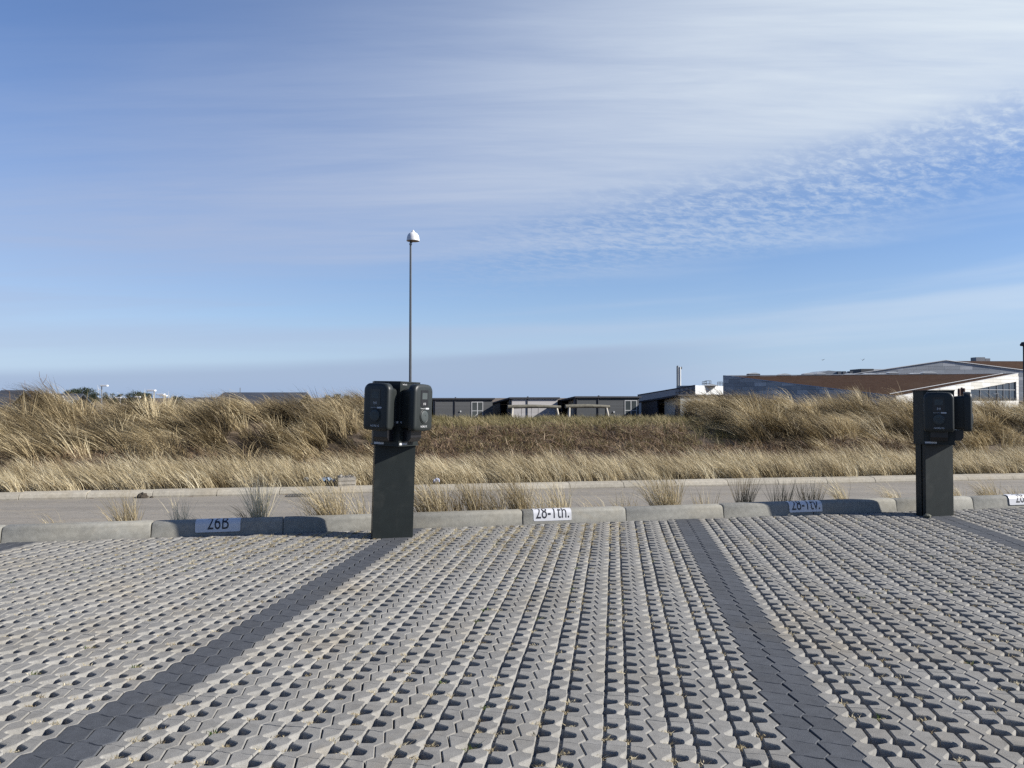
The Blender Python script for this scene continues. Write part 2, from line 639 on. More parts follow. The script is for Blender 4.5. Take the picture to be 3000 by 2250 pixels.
def build_ground():
    xs = expand(-13, 15, 0.2, -4000, 4000)
    ys = expand(8.0, 24, 0.2, -200, 6000)
    X, Y = np.meshgrid(xs, ys)
    Z = dune_z(X, Y)
    V = np.stack([X.ravel(), Y.ravel(), Z.ravel()], 1)
    nx, ny = len(xs), len(ys)
    F = [(j * nx + i, j * nx + i + 1, (j + 1) * nx + i + 1, (j + 1) * nx + i) for j in range(ny - 1) for i in range(nx - 1)]
    me = bpy.data.meshes.new('ground')
    me.from_pydata(V.tolist(), [], F)
    me.polygons.foreach_set('use_smooth', [True] * len(F))
    me.materials.append(M['soil'])
    o = link(bpy.data.objects.new('ground', me))
    tag(o, 'dry sandy ground rising to a low dune', kind='structure')


build_ground()

# road: between the verge and the far kerb
rd = MB()
xs = np.linspace(-40, 40, 41)
V, F = [], []
for i, x in enumerate(xs):
    V += [(x, kerb_y(x) + 0.38, Z_ROAD), (x, far_y(x) + 0.03, Z_ROAD)]
    if i:
        k = 2 * i
        F.append((k - 2, k, k + 1, k - 1))
o = rd.add(V, F).build('road', M['asphalt'])
tag(o, 'pale grey asphalt road beyond the kerb', kind='structure')

# verge strip behind the near kerb
vg = MB()
V, F = [], []
xs = np.linspace(-14, 14, 141)
for i, x in enumerate(xs):
    y0 = kerb_y(x) + 0.11
    j = 0.012 * math.sin(x * 7.1) + 0.01 * math.sin(x * 17.0)
    V += [(x, y0, 0.085 + j), (x, y0 + 0.16, 0.06 + j), (x, y0 + 0.36 + 2 * j, Z_ROAD + 0.02), (x, y0 + 0.42 + 3 * j, Z_ROAD - 0.03)]
    if i:
        k = 4 * i
        for q in range(3):
            F.append((k - 4 + q, k + q, k + q + 1, k - 3 + q))
o = vg.add(V, F).build('verge', M['verge'], smooth=60)
tag(o, 'narrow sandy verge between kerb and road', kind='structure')

# ------------------------------------------------------------------ paving
PA = 2.56 / 11          # module across the bays
PB = 0.225              # module along the bays
V_STRIP0 = -1.855       # centre of the dark strip that ends at the nearer charging post
GAP = 0.0016


def zig(b):
    """sawtooth joint line, two teeth per module, in fractions of PA"""
    t = (b % 0.5) / 0.5
    if t < 0.28:
        return -0.05 + 0.10 * t / 0.28
    return 0.05 - 0.10 * (t - 0.28) / 0.72


ZB = [0.0, 0.14, 0.5, 0.64, 1.0]
KINK = 0.014           # light pavers: almost straight cross joints
DKINK = 0.030          # dark pavers: stepped cross joints


def extrude_islands(islands, depth, bevel, name, mat, side, seed):
    """islands: outlines in metres (ccw). One mesh: bevelled blocks on a thin common base."""
    rr = random.Random(seed)
    bm = bmesh.new()
    tops = []
    for poly in islands:
        vs_ = [bm.verts.new((p[0] + rr.uniform(-.0006, .0006), p[1] + rr.uniform(-.0006, .0006), 0.0)) for p in poly]
        f = bm.faces.new(vs_)
        if f.normal.z < 0:
            f.normal_flip()
        tops.append(f)
    r = bmesh.ops.extrude_face_region(bm, geom=tops)
    nv = [g for g in r['geom'] if isinstance(g, bmesh.types.BMVert)]
    for v in nv:
        v.co.z = -depth
    bm.normal_update()
    tops = [f for f in bm.faces if all(abs(v.co.z) < 1e-6 for v in f.verts)]
    ymax = max(abs(v.co.y) for v in bm.verts) - 0.009
    es = [e for f in tops for e in f.edges if not all(abs(v.co.y) > ymax for v in e.verts)]   # cross joints stay sharp and tight
    if bevel > 0:
        bmesh.ops.bevel(bm, geom=es, offset=bevel, segments=1, affect='EDGES', clamp_overlap=True)
    # drop the undersides, nobody can see them
    und = [f for f in bm.faces if all(abs(v.co.z + depth) < 1e-6 for v in f.verts)]
    bmesh.ops.delete(bm, geom=und, context='FACES_ONLY')
    bmesh.ops.recalc_face_normals(bm, faces=bm.faces)
    for f in bm.faces:
        if f.normal.z < -0.5:
            f.normal_flip()
    bmesh.ops.triangulate(bm, faces=[f for f in bm.faces if len(f.verts) > 4])
    me = bpy.data.meshes.new(name)
    bm.to_mesh(me)
    bm.free()
    me.materials.append(mat)
    me.materials.append(side)
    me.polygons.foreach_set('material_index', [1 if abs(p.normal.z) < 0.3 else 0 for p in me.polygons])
    return me


def grass_paver_mesh(seed):
    rr = random.Random(seed)
    cA, cB, ch = 0.310, 0.668, 0.050
    HB, H1, H2 = 0.142, 0.290, 0.710
    gb = GAP * 0.5 / PB

    def notch(c, side, b0, w, sh):
        w = w + rr.uniform(-.006, .006)
        e = c + side * ch / 2
        a = c + side * (ch / 2 + w)
        if side < 0:      # sunny half of a cell: a long slanting far wall, apex towards the eye
            return [(e, b0 - 0.138), (a + 0.030, b0 - 0.115 + sh), (a, b0 - 0.085 + sh), (a + 0.004, b0 - 0.035 + sh), (e, b0 + 0.125)]
        return [(e, b0 - 0.138), (a - 0.022, b0 - 0.100 + sh), (a, b0 - 0.062 + sh), (a, b0 + 0.016 + sh), (a - 0.022, b0 + 0.056 + sh), (e, b0 + 0.130)]

    def cells(c, side):
        if c == cA:
            p = ((0.145, 0.0), (0.140, 0.0)) if side < 0 else ((0.152, 0.0), (0.178, 0.035))
        else:
            p = ((0.125, 0.0), (0.095, 0.0)) if side < 0 else ((0.188, -0.01), (0.203, -0.015))
        return notch(c, side, H1, *p[0]) + notch(c, side, H2, *p[1])

    g = 0.0022 / PA
    isl = []
    # left block: zigzag joint on its left, holes on its right
    left = [(zig(b) + g, b) for b in ZB]
    left[0] = (left[0][0], KINK + gb)
    left[-1] = (left[-1][0], 1 + KINK - gb)
    right = cells(cA, -1)
    poly = [left[0], (0.10, KINK + gb), (0.19, -KINK + gb), (cA - ch / 2, -KINK + gb)] + right + \
           [(cA - ch / 2, 1 - KINK - gb), (0.19, 1 - KINK - gb), (0.10, 1 + KINK - gb)] + left[::-1]
    poly = poly[:-1]
    isl.append(poly)
    # middle block
    rgt = cells(cB, -1)
    lft = cells(cA, 1)
    isl.append([(cA + ch / 2, gb), (cB - ch / 2, gb)] + rgt + [(cB - ch / 2, 1 - gb), (cA + ch / 2, 1 - gb)] + lft[::-1])
    # right block
    lft = cells(cB, 1)
    rz = [(1 + zig(b) - g, b) for b in ZB]
    rz[0] = (rz[0][0], -KINK + gb)
    rz[-1] = (rz[-1][0], 1 - KINK - gb)
    isl.append([(cB + ch / 2, KINK + gb), (0.79, KINK + gb), (0.87, -KINK + gb)] + rz +
               [(0.87, 1 - KINK - gb), (0.79, 1 + KINK - gb), (cB + ch / 2, 1 + KINK - gb)] + lft[::-1])
    isl = [[((a - 0.5) * PA, (b - 0.5) * PB) for a, b in p] for p in isl]
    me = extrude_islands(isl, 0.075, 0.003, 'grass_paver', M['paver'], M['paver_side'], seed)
    # webs that tie the three blocks together under the narrow channels
    m = MB()
    m.v = [tuple(v.co) for v in me.vertices]
    m.f = [tuple(p.vertices) for p in me.polygons]
    for c in (cA, cB):
        for b0, b1 in ((0.015, H1 - HB), (H1 + HB, H2 - HB), (H2 + HB, 0.985)):
            if b1 - b0 < 0.01:
                continue
            x0, x1 = (c - ch / 2 - 0.5) * PA - 0.001, (c + ch / 2 - 0.5) * PA + 0.001
            y0, y1 = (b0 - 0.5) * PB, (b1 - 0.5) * PB
            V = [(x0, y0, -0.07), (x1, y0, -0.07), (x1, y1, -0.07), (x0, y1, -0.07), (x0, y0, -0.010), (x1, y0, -0.010), (x1, y1, -0.010), (x0, y1, -0.010)]
            m.add(V, [(4, 5, 6, 7), (0, 1, 5, 4), (2, 3, 7, 6)])
    me2 = bpy.data.meshes.new('grass_paver')
    me2.from_pydata(m.v, [], m.f)
    me2.materials.append(M['paver'])
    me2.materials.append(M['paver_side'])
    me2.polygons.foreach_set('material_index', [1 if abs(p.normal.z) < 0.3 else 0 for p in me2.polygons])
    bpy.data.meshes.remove(me)
    return me2


def dark_paver_mesh(seed):
    g = 0.0020 / PA
    gb = GAP * 0.5 / PB
    hb = [0.0, 0.14, 0.5]
    left = [(zig(b) + g, b) for b in hb]
    left[0] = (left[0][0], DKINK + gb)
    left[-1] = (left[-1][0], 0.5 + DKINK - gb)
    right = [(0.5 + zig(b) - g, b) for b in hb]
    right[0] = (right[0][0], -DKINK + gb)
    right[-1] = (right[-1][0], 0.5 - DKINK - gb)
    poly = [left[0], (0.17, DKINK + gb), (0.33, -DKINK + gb)] + right + [(0.33, 0.5 - DKINK - gb), (0.17, 0.5 + DKINK - gb)] + left[::-1]
    poly = poly[:-1]
    poly = [((a - 0.25) * PA, (b - 0.25) * PB) for a, b in poly]
    return extrude_islands([poly], 0.075, 0.003, 'dark_paver', M['paver_dark'], M['dark_side'], seed)


def ground_pt(v, u):
    return VD * v + UD * u


def in_view(p, margin):
    return p.y > 1.7 and abs(p.x) < p.y * (1500 / FPX) + margin


def clip_to_kerb(me):
    """cut away whatever of a mesh (in world coordinates) runs under the kerb"""
    bm = bmesh.new()
    bm.from_mesh(me)
    n = Vector((-KB, 1, 0)).normalized()
    bmesh.ops.bisect_plane(bm, geom=bm.verts[:] + bm.edges[:] + bm.faces[:], plane_co=Vector((0, KA - 0.004, 0)), plane_no=n, clear_outer=True)
    bm.to_mesh(me)
    bm.free()


HOLES = []       # world positions of the open cells, for the dead grass in them


def build_paving():
    bed = MB()
    V, F = [], []
    xs = np.linspace(-16, 16, 65)
    for i, x in enumerate(xs):
        V += [(x, -20, -0.066), (x, kerb_y(x) + 0.05, -0.066)]
        if i:
            k = 2 * i
            F.append((k - 2, k, k + 1, k - 1))
    pave = bed.add(V, F).build('parking_pavement', M['sand'])
    tag(pave, 'car park of open grey concrete pavers with dark dividing strips', kind='structure')
    gm = [grass_paver_mesh(i) for i in range(4)]
    dm = [dark_paver_mesh(i) for i in range(3)]
    rot = -TH
    light = []
    dark = []
    n0 = math.floor((1.4) / PB)
    n1 = math.ceil(9.9 / PB)
    for sv in range(-3, 4):                       # bays, left to right
        vc = V_STRIP0 + sv * 2.56 - (2 * PA if sv < 0 else 0)
        for j in range(n0, n1):
            for q in range(2):
                for h in range(2):
                    p = ground_pt(vc + (q - 0.5) * PA * 0.5, (j + 0.25 + 0.5 * h) * PB)
                    if in_view(p, 0.35) and p.y < kerb_y(p.x) + 0.08:
                        dark.append(p)
            for c in range(12 if sv == -1 else 10):
                p = ground_pt(vc + PA * 0.5 + (c + 0.5) * PA, (j + 0.5) * PB)
                if in_view(p, 0.5) and p.y < kerb_y(p.x) + 0.15:
                    light.append(p)
                    for a in (0.310, 0.668):
                        for b in (0.290, 0.710):
                            HOLES.append(p + VD * ((a - 0.5) * PA) + UD * ((b - 0.5) * PB))
    # those that show largest come first
    light.sort(key=lambda p: p.length + (0 if in_view(p, 0.0) else 50))
    rr = random.Random(5)

    def xform(p, dz=0.0007):
        tilt = (rr.uniform(-.0025, .0025), rr.uniform(-.0025, .0025), rot + rr.uniform(-.006, .006))
        return Vector((p.x + rr.uniform(-.0012, .0012), p.y + rr.uniform(-.0012, .0012), rr.uniform(-dz, dz))), tilt

    for p in light[:300]:
        o = bpy.data.objects.new('grass_paver', rr.choice(gm))
        o.location, o.rotation_euler = xform(p)
        link(o, pave)
    rest = bmesh.new()
    for p in light[300:]:
        me = rr.choice(gm)
        l, t = xform(p)
        k = len(rest.verts)
        rest.from_mesh(me)
        rest.verts.ensure_lookup_table()
        mx = Matrix.Translation(l) @ Matrix.Rotation(t[2], 4, 'Z') @ Matrix.Rotation(t[0], 4, 'X')
        bmesh.ops.transform(rest, matrix=mx, verts=rest.verts[k:])
    me = bpy.data.meshes.new('grass_pavers')
    rest.to_mesh(me)
    rest.free()
    clip_to_kerb(me)
    me.materials.append(M['paver'])
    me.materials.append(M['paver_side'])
    o = link(bpy.data.objects.new('far_grass_pavers', me), pave)
    o['kind'] = 'stuff'
    dark.sort(key=lambda p: p.length + (0 if in_view(p, 0.0) else 50))
    dark = dark[:300]
    for p in dark:
        l, t = xform(p)
        me = rr.choice(dm)
        o = bpy.data.objects.new('dark_paver', me)
        o.location, o.rotation_euler = l, t
        if p.y > kerb_y(p.x) - 0.13:
            me = me.copy()
            mx = Matrix.Translation(l) @ Matrix.Rotation(t[2], 4, 'Z')
            me.transform(mx)
            clip_to_kerb(me)
            if len(me.polygons) == 0:
                continue
            o.data = me
            o.location, o.rotation_euler = (0, 0, 0), (0, 0, 0)
        link(o, pave)
    return pave


pavement = build_paving()

# ------------------------------------------------------------------ kerbs
KPROF = [(0.0, -0.06), (0.006, 0.0), (0.018, 0.094), (0.024, 0.108), (0.036, 0.119), (0.052, 0.124), (0.125, 0.126), (0.13, -0.06)]


def build_kerbs():
    kb = empty('kerb')
    tag(kb, 'raised grey concrete kerb along the head of the parking bays', kind='structure')
    rr = random.Random(3)
    ux, uy = math.cos(KANG), math.sin(KANG)
    joints = [-7.3, -6.28, -5.26, -4.23, -3.10, -2.03, -0.95, 0.11, 1.12, 2.13, 3.11, 4.07, 5.0, 6.0, 7.02, 8.04, 9.06]
    for x0, x1 in zip(joints[:-1], joints[1:]):
        L = (x1 - x0) / ux - 0.008
        rings = []
        for t in (0.0, 0.012, L - 0.012, L):
            sh = 0.006 if t in (0.0, L) else 0.0
            rings.append([(t, y + (sh if z > 0 and y < 0.06 else 0) - (sh if y > 0.06 else 0), z - (sh if z > 0.05 else 0)) for y, z in KPROF])
        m = MB().loft(rings)
        o = m.build('kerb_stone', M['kerb'], kb, smooth=40)
        o.location = (x0, kerb_y(x0) + rr.uniform(-.006, .004), rr.uniform(-.004, .004))
        o.rotation_euler = (0, 0, KANG + rr.uniform(-.004, .004))
    fk = empty('road_kerb')
    tag(fk, 'low pale concrete kerb on the far side of the road', kind='structure')
    prof = [(0.0, -0.15), (0.0, Z_ROAD + 0.018), (0.022, Z_ROAD + 0.055), (0.05, Z_ROAD + 0.075), (0.17, Z_ROAD + 0.088), (0.17, -0.15)]
    L0 = 0.8
    x = -11.0
    while x < 14.0:
        L = L0 - 0.006
        rings = [[(t, y, z) for y, z in prof] for t in (0.0, L)]
        o = MB().loft(rings).build('kerb_stone', M['kerb_far'], fk, bevel=0.004)
        o.location = (x, far_y(x) + rr.uniform(-.004, .004), rr.uniform(-.006, .004))
        o.rotation_euler = (0, 0, FANG + rr.uniform(-.004, .004))
        x += L0 * math.cos(FANG)


build_kerbs()


def kerb_profile(s):
    """arc length up the kerb's face -> (y, z, normal)"""
    pts = [(0.006, 0.0), (0.018, 0.094), (0.024, 0.108), (0.036, 0.119), (0.052, 0.124), (0.125, 0.126)]
    for (a, c), (b_, d) in zip(pts[:-1], pts[1:]):
        L = math.hypot(b_ - a, d - c)
        if s <= L or (b_, d) == pts[-1]:
            t = s / L
            ny, nz = -(d - c) / L, (b_ - a) / L
            return a + (b_ - a) * t, c + (d - c) * t, ny, nz
        s -= L


def number_plate(body, xc, label, w=0.375, tsize=0.118, group='number plates on the kerb'):
    ux = math.cos(KANG)
    root = empty('number_plate', (xc, kerb_y(xc), 0), KANG)
    tag(root, label, 'number plate', group)

    def wrap(x, s, off):
        y, z, ny, nz = kerb_profile(s)
        return (x, y + ny * off, z + nz * off)

    s0, s1 = 0.026, 0.185
    r = 0.012
    out = []
    for cx, cy, a0 in ((w / 2 - r, s0 + r, -90), (w / 2 - r, s1 - r, 0), (-w / 2 + r, s1 - r, 90), (-w / 2 + r, s0 + r, 180)):
        for k in range(4):
            a = R(a0 + 30 * k)
            out.append((cx + r * math.cos(a), cy + r * math.sin(a)))
    # plate as rows across the outline
    ss = sorted({round(p[1], 5) for p in out} | {0.05, 0.07, 0.09, 0.095, 0.102, 0.11, 0.117, 0.125, 0.135, 0.145})
    V, F = [], []
    for s in ss:
        e = w / 2
        if s < s0 + r:
            e = w / 2 - r + math.sqrt(max(0, r * r - (s0 + r - s) ** 2))
        if s > s1 - r:
            e = w / 2 - r + math.sqrt(max(0, r * r - (s - s1 + r) ** 2))
        V += [wrap(-e, s, 0.0075), wrap(e, s, 0.0075), wrap(-e, s, 0.0035), wrap(e, s, 0.0035)]
    n = len(ss)
    for i in range(1, n):
        a, b_ = 4 * (i - 1), 4 * i
        F += [(a, a + 1, b_ + 1, b_), (a, b_, b_ + 2, a + 2), (a + 1, a + 3, b_ + 3, b_ + 1), (a + 2, b_ + 2, b_ + 3, a + 3)]
    F += [(0, 2, 3, 1), (4 * n - 4, 4 * n - 3, 4 * n - 1, 4 * n - 2)]
    MB().add(V, F).build('plate', M['plate'], root, smooth=50)
    TV, TF = text_mesh(body, tsize)
    TV = [(x, y * 1.5, z) for x, y, z in TV]
    # subdivide the lettering so that it follows the bend
    me = bpy.data.meshes.new('lettering')
    me.from_pydata(TV, [], TF)
    bm = bmesh.new()
    bm.from_mesh(me)
    bmesh.ops.triangulate(bm, faces=bm.faces)
    for cut in (0.02, 0.046, 0.052, 0.058, 0.064, 0.07, 0.076, 0.085, 0.1):
        bmesh.ops.bisect_plane(bm, geom=bm.verts[:] + bm.edges[:] + bm.faces[:], plane_co=(0, cut, 0), plane_no=(0, 1, 0))
    for v in bm.verts:
        s = 0.050 + v.co.y
        v.co = Vector(wrap(v.co.x, s, 0.0088))
    bm.to_mesh(me)
    bm.free()
    me.materials.append(M['blacktext'])
    link(bpy.data.objects.new('lettering', me), root)
    return root


number_plate('26B', -2.57, 'white number plate reading 26B on the shaded kerb')
number_plate('28-1th.', 0.39, 'white number plate reading 28-1th. on the sunlit kerb')
number_plate('28-1tv.', 3.02, 'white number plate reading 28-1tv. on the kerb left of the farther charging post')
number_plate('28-2', 5.62, 'white number plate cut off by the right edge of the photo', w=0.375)

# ------------------------------------------------------------------ charging posts
PHI = R(16.0)


def round_rect(w, h, rt, rb, arch=0.0, n=6):
    """front outline of a charger, ccw seen from the front (x right, z up), base z = 0"""
    pts = []
    for cx, cz, r, a0 in ((w / 2 - rb, rb, rb, -90), (w / 2 - rt, h - rt, rt, 0), (-w / 2 + rt, h - rt, rt, 90), (-w / 2 + rb, rb, rb, 180)):
        for k in range(n + 1):
            a = R(a0 + 90 * k / n)
            pts.append([cx + r * math.cos(a), cz + r * math.sin(a)])
        if a0 == 0:
            pts += [[w / 2 - rt - (w - 2 * rt) * t, h] for t in (0.25, 0.5, 0.75)]
        if a0 == 180:
            pts += [[-w / 2 + rb + (w - 2 * rb) * t, 0.0] for t in (0.25, 0.5, 0.75)]
    for p in pts:
        b = arch * (1 - (p[0] / (w / 2)) ** 2)
        if p[1] > h / 2:
            p[1] += b
        else:
            p[1] -= b * 0.6
    return pts


def make_charger(parent):
    """local frame: plate plane y = 0, front towards -y, bottom z = 0"""
    w, h = 0.262, 0.378

    def ring(y, inset, dz=0.0):
        pts = round_rect(w - 2 * inset, h - 2 * inset, 0.05 - inset * 0.4, 0.022, 0.012)
        return [(x, y, z + inset + dz) for x, z in pts]
    m = MB()
    m.loft([ring(-0.082, 0.002), ring(-0.088, 0.0), ring(-0.132, 0.0), ring(-0.143, 0.004), ring(-0.150, 0.013), ring(-0.153, 0.028)])
    o = m.build('charger', M['plastic'], parent, smooth=35)
    # rear housing, lower and narrower than the shell
    rr_ = [(x, z) for x, z in round_rect(w - 0.03, h - 0.040, 0.03, 0.03, 0.0)]
    m = MB().loft([[(x * 0.9, 0.0, z * 0.98 + 0.014) for x, z in rr_], [(x * 0.95, -0.05, z + 0.012) for x, z in rr_], [(x, -0.084, z + 0.012) for x, z in rr_]])
    m.build('rear_housing', M['plastic'], o, smooth=35)
    # display bezel, screen
    bz = round_rect(0.104, 0.142, 0.008, 0.016, 0.0, 3)
    m = MB().loft([[(x, -0.152, z + 0.196) for x, z in bz], [(x, -0.1555, z + 0.196) for x, z in bz]])
    m.build('display_bezel', M['black'], o)
    m = MB().box((-0.036, -0.1570, 0.262), (0.036, -0.1556, 0.316))
    m.build('screen', M['screen'], o)
    # contactless symbol: a dot between two pairs of arcs
    m = MB()
    for sgn in (-1, 1):
        for r in (0.0075, 0.0135):
            a = [(sgn * r * math.cos(t), r * math.sin(t)) for t in np.linspace(-0.9, 0.9, 7)]
            c = [(sgn * (r + 0.0026) * math.cos(t), (r + 0.0026) * math.sin(t)) for t in np.linspace(-0.9, 0.9, 7)]
            V = [(p[0], -0.1563, p[1] + 0.2235) for p in a] + [(p[0], -0.1563, p[1] + 0.2235) for p in c]
            m.add(V, [(i, i + 1, 8 + i, 7 + i) for i in range(6)])
    m.add([(0.003 * math.cos(t), -0.1563, 0.2235 + 0.003 * math.sin(t)) for t in np.linspace(0, 2 * math.pi, 8, endpoint=False)], [tuple(range(8))])
    m.build('contactless_symbol', M['white'], o)
    # small print and white sticker below the display
    TV, TF = text_mesh('Connected', 0.0125)
    MB().add([(x - 0.020, -0.1543, y + 0.1805) for x, y, _ in TV], TF).build('small_print', M['white'], o)
    m = MB().box((0.018, -0.1550, 0.1775), (0.066, -0.1536, 0.190))
    m.build('sticker', M['sticker'], o)
    # socket with round cover
    Mx = Matrix.Translation((0, -0.1525, 0.118)) @ Matrix.Rotation(R(90), 4, 'X')
    m = MB().lathe([(0.061, 0.0), (0.061, 0.004), (0.057, 0.0055), (0.053, 0.004), (0.053, -0.004)], 32, Mx)
    m.build('socket_ring', M['plastic'], o, smooth=40)
    m = MB().lathe([(0.050, -0.003), (0.050, 0.008), (0.046, 0.011), (0.030, 0.0115), (0.013, 0.012), (0.011, 0.010), (0.0, 0.0095)], 32, Mx)
    m.build('socket_cover', M['cover'], o, smooth=40)
    m = MB().lathe([(0.0535, 0.001), (0.049, 0.001)], 32, Mx)
    m.build('socket_gap', M['black'], o)
    TV, TF = text_mesh('NORLYS', 0.0225)
    MB().add([(x * 1.08, -0.1539, y + 0.026) for x, y, _ in TV], TF).build('lettering', M['white'], o)
    return o


def charging_post(loc, label):
    root = empty('charging_post', loc, PHI)
    tag(root, label, 'charging post', 'charging posts at the head of the bays')
    hw = 0.173
    m = MB()
    m.box((-hw, 0.0, -0.05), (hw, 0.040, 0.81))
    m.box((-hw + 0.012, 0.040, -0.05), (hw - 0.012, 0.056, 0.81))
    m.box((-hw, 0.056, -0.05), (hw, 0.130, 0.81))
    m.build('column', M['metal'], root, bevel=0.0025)
    # head: shallow box plus a wedge with two faces for the chargers
    w2 = 0.192
    pl = [(-w2, 0.134), (-w2, 0.0), (0.0, -w2), (w2, 0.0), (w2, 0.134)]
    head = MB().prism(pl, 0.80, 1.325).build('head', M['metal'], root, bevel=0.002)
    w3 = w2 + 0.006
    pl3 = [(-w3, 0.140), (-w3, -0.002), (0.0, -w3 - 0.002), (w3, -0.002), (w3, 0.140)]
    MB().prism(pl3, 1.3245, 1.338).build('cap', M['metal'], head, bevel=0.002)
    MB().prism(pl3, 0.792, 0.8005).build('base_plate', M['metal'], head, bevel=0.001)
    for sgn in (-1, 1):
        # plate frame: origin at the middle of the face
        ang = R(45) * sgn
        T = Matrix.Translation((sgn * w2 / 2, -w2 / 2, 0)) @ Matrix.Rotation(ang, 4, 'Z')
        ch = make_charger(root)
        ch.location = T @ Vector((0, 0, 0.930))
        ch.rotation_euler = (0, 0, ang)
        # cable holder below the charger
        prof = [(0.0, 0.0), (0.0, 0.105), (-0.078, 0.105), (-0.078, 0.035), (-0.055, 0.0)]
        V = [(-0.075, y, z + 0.832) for y, z in prof] + [(0.075, y, z + 0.832) for y, z in prof]
        F = [tuple(range(5)), tuple(range(9, 4, -1))] + [(i, (i + 1) % 5, 5 + (i + 1) % 5, 5 + i) for i in range(5)]
        MB().add(V, F, T).build('cable_holder', M['black'], root, bevel=0.004)
        for (a, c, e, zz, mt) in ((-0.125 if sgn < 0 else -0.125, 0.803, 0.105, 0.018, 'sticker'),):
            MB().box((a, -0.0016, c), (a + e, -0.0004, c + zz), T).build('sticker', M[mt], head)
        MB().box((0.095 if sgn < 0 else -0.12, -0.0016, 0.985), (0.125 if sgn < 0 else -0.09, -0.0004, 1.002), T).build('sticker', M['sticker'], head)
        TV, TF = text_mesh('NORLYS', 0.016)
        MB().add([(x - 0.075, -0.0012, y + 1.306) for x, y, _ in TV], TF, T).build('lettering', M['white'], head)
        MB().box((-hw - 0.0025 if sgn < 0 else hw - 0.002, 0.02, 0.785), (-hw + 0.002 if sgn < 0 else hw + 0.0025, 0.028, 0.793)).build('bolt', M['black'], root)
    return root


def post_loc(ax, ay):
    return (ax + 0.173 * math.cos(PHI), ay + 0.173 * math.sin(PHI), 0)


p1 = charging_post(post_loc(-1.187, 6.557), 'dark charging post with two chargers in front of the tall white street lamp')
p1.rotation_euler = (0, R(1.6), PHI)          # it stands a little out of plumb
p2 = copy_tree(p1)
p2.location = post_loc(4.169, 7.766)
p2.location.z = -0.062
p2.rotation_euler = (0, R(-0.2), PHI)
p2['label'] = 'dark charging post with two chargers at the right, before the brown-roofed hall'

# ------------------------------------------------------------------ street lamp with bell-shaped head
def street_lamp():
    d = 30.0
    top = pix(1203, 705, d)
    root = empty('street_lamp', (top.x, d, -1.9))
    tag(root, 'tall slim street lamp with white bell-shaped head behind the nearer charging post', 'street lamp')
    hz = top.z + 1.9
    MB().tube([(0, 0, 0), (0, 0, 4.2), (0, 0, hz + 0.12)], [0.062, 0.052, 0.038], 12).build('pole', mat_simple('shade_grey_pole', (0.075, 0.08, 0.085), 0.35, 0.1, 3), root, smooth=50)  # pole colour darkened to stand in for its unlit side
    m = MB()
    m.tube([(0.0, 0, hz - 0.1), (0.05, 0, hz - 0.08), (0.1, 0, hz - 0.0)], 0.018, 8)
    m.box((-0.05, -0.05, hz - 0.16), (0.05, 0.05, hz - 0.12))
    m.build('bracket', M['galv'], root)
    T = Matrix.Translation((0.095, 0, hz))
    prof = [(0.235, -0.02), (0.255, -0.015), (0.257, 0.0), (0.245, 0.06), (0.236, 0.13), (0.215, 0.20), (0.18, 0.26), (0.13, 0.30), (0.075, 0.325), (0.062, 0.345), (0.058, 0.36), (0.03, 0.40), (0.008, 0.425), (0.0, 0.426)]
    hd = MB().lathe(prof, 28, T).build('lamp_head', M['lampwhite'], root, smooth=40)
    MB().lathe([(0.236, -0.019), (0.15, -0.012), (0.0, -0.012)], 28, T).build('lens', M['opal'], hd)


street_lamp()

# ------------------------------------------------------------------ dry grass
M['verge_grass'] = mat_blade('straw_grass', [(0.0, (0.11, 0.075, 0.036)), (0.33, (0.34, 0.265, 0.145)), (0.62, (0.58, 0.485, 0.300)), (1.0, (0.80, 0.71, 0.50))], trans=0.35)
M['marram'] = mat_blade('marram_grass', [(0.0, (0.045, 0.034, 0.020)), (0.33, (0.22, 0.163, 0.084)), (0.62, (0.50, 0.395, 0.220)), (1.0, (0.84, 0.72, 0.47))], trans=0.3)
M['lowgrass'] = mat_blade('low_olive_grass', [(0.0, (0.10, 0.085, 0.036)), (0.4, (0.23, 0.195, 0.085)), (0.7, (0.37, 0.30, 0.150)), (1.0, (0.56, 0.46, 0.28))])
M['brown'] = mat_blade('brown_dead_leaves', [(0.0, (0.07, 0.043, 0.024)), (0.45, (0.19, 0.120, 0.066)), (0.8, (0.33, 0.235, 0.140)), (1.0, (0.52, 0.42, 0.28))])
M['twig'] = mat_simple('dark_twig', (0.125, 0.080, 0.052), 0.8, 0.4, 8)
WIND = np.array([-1.0, 0.10, 0.0])


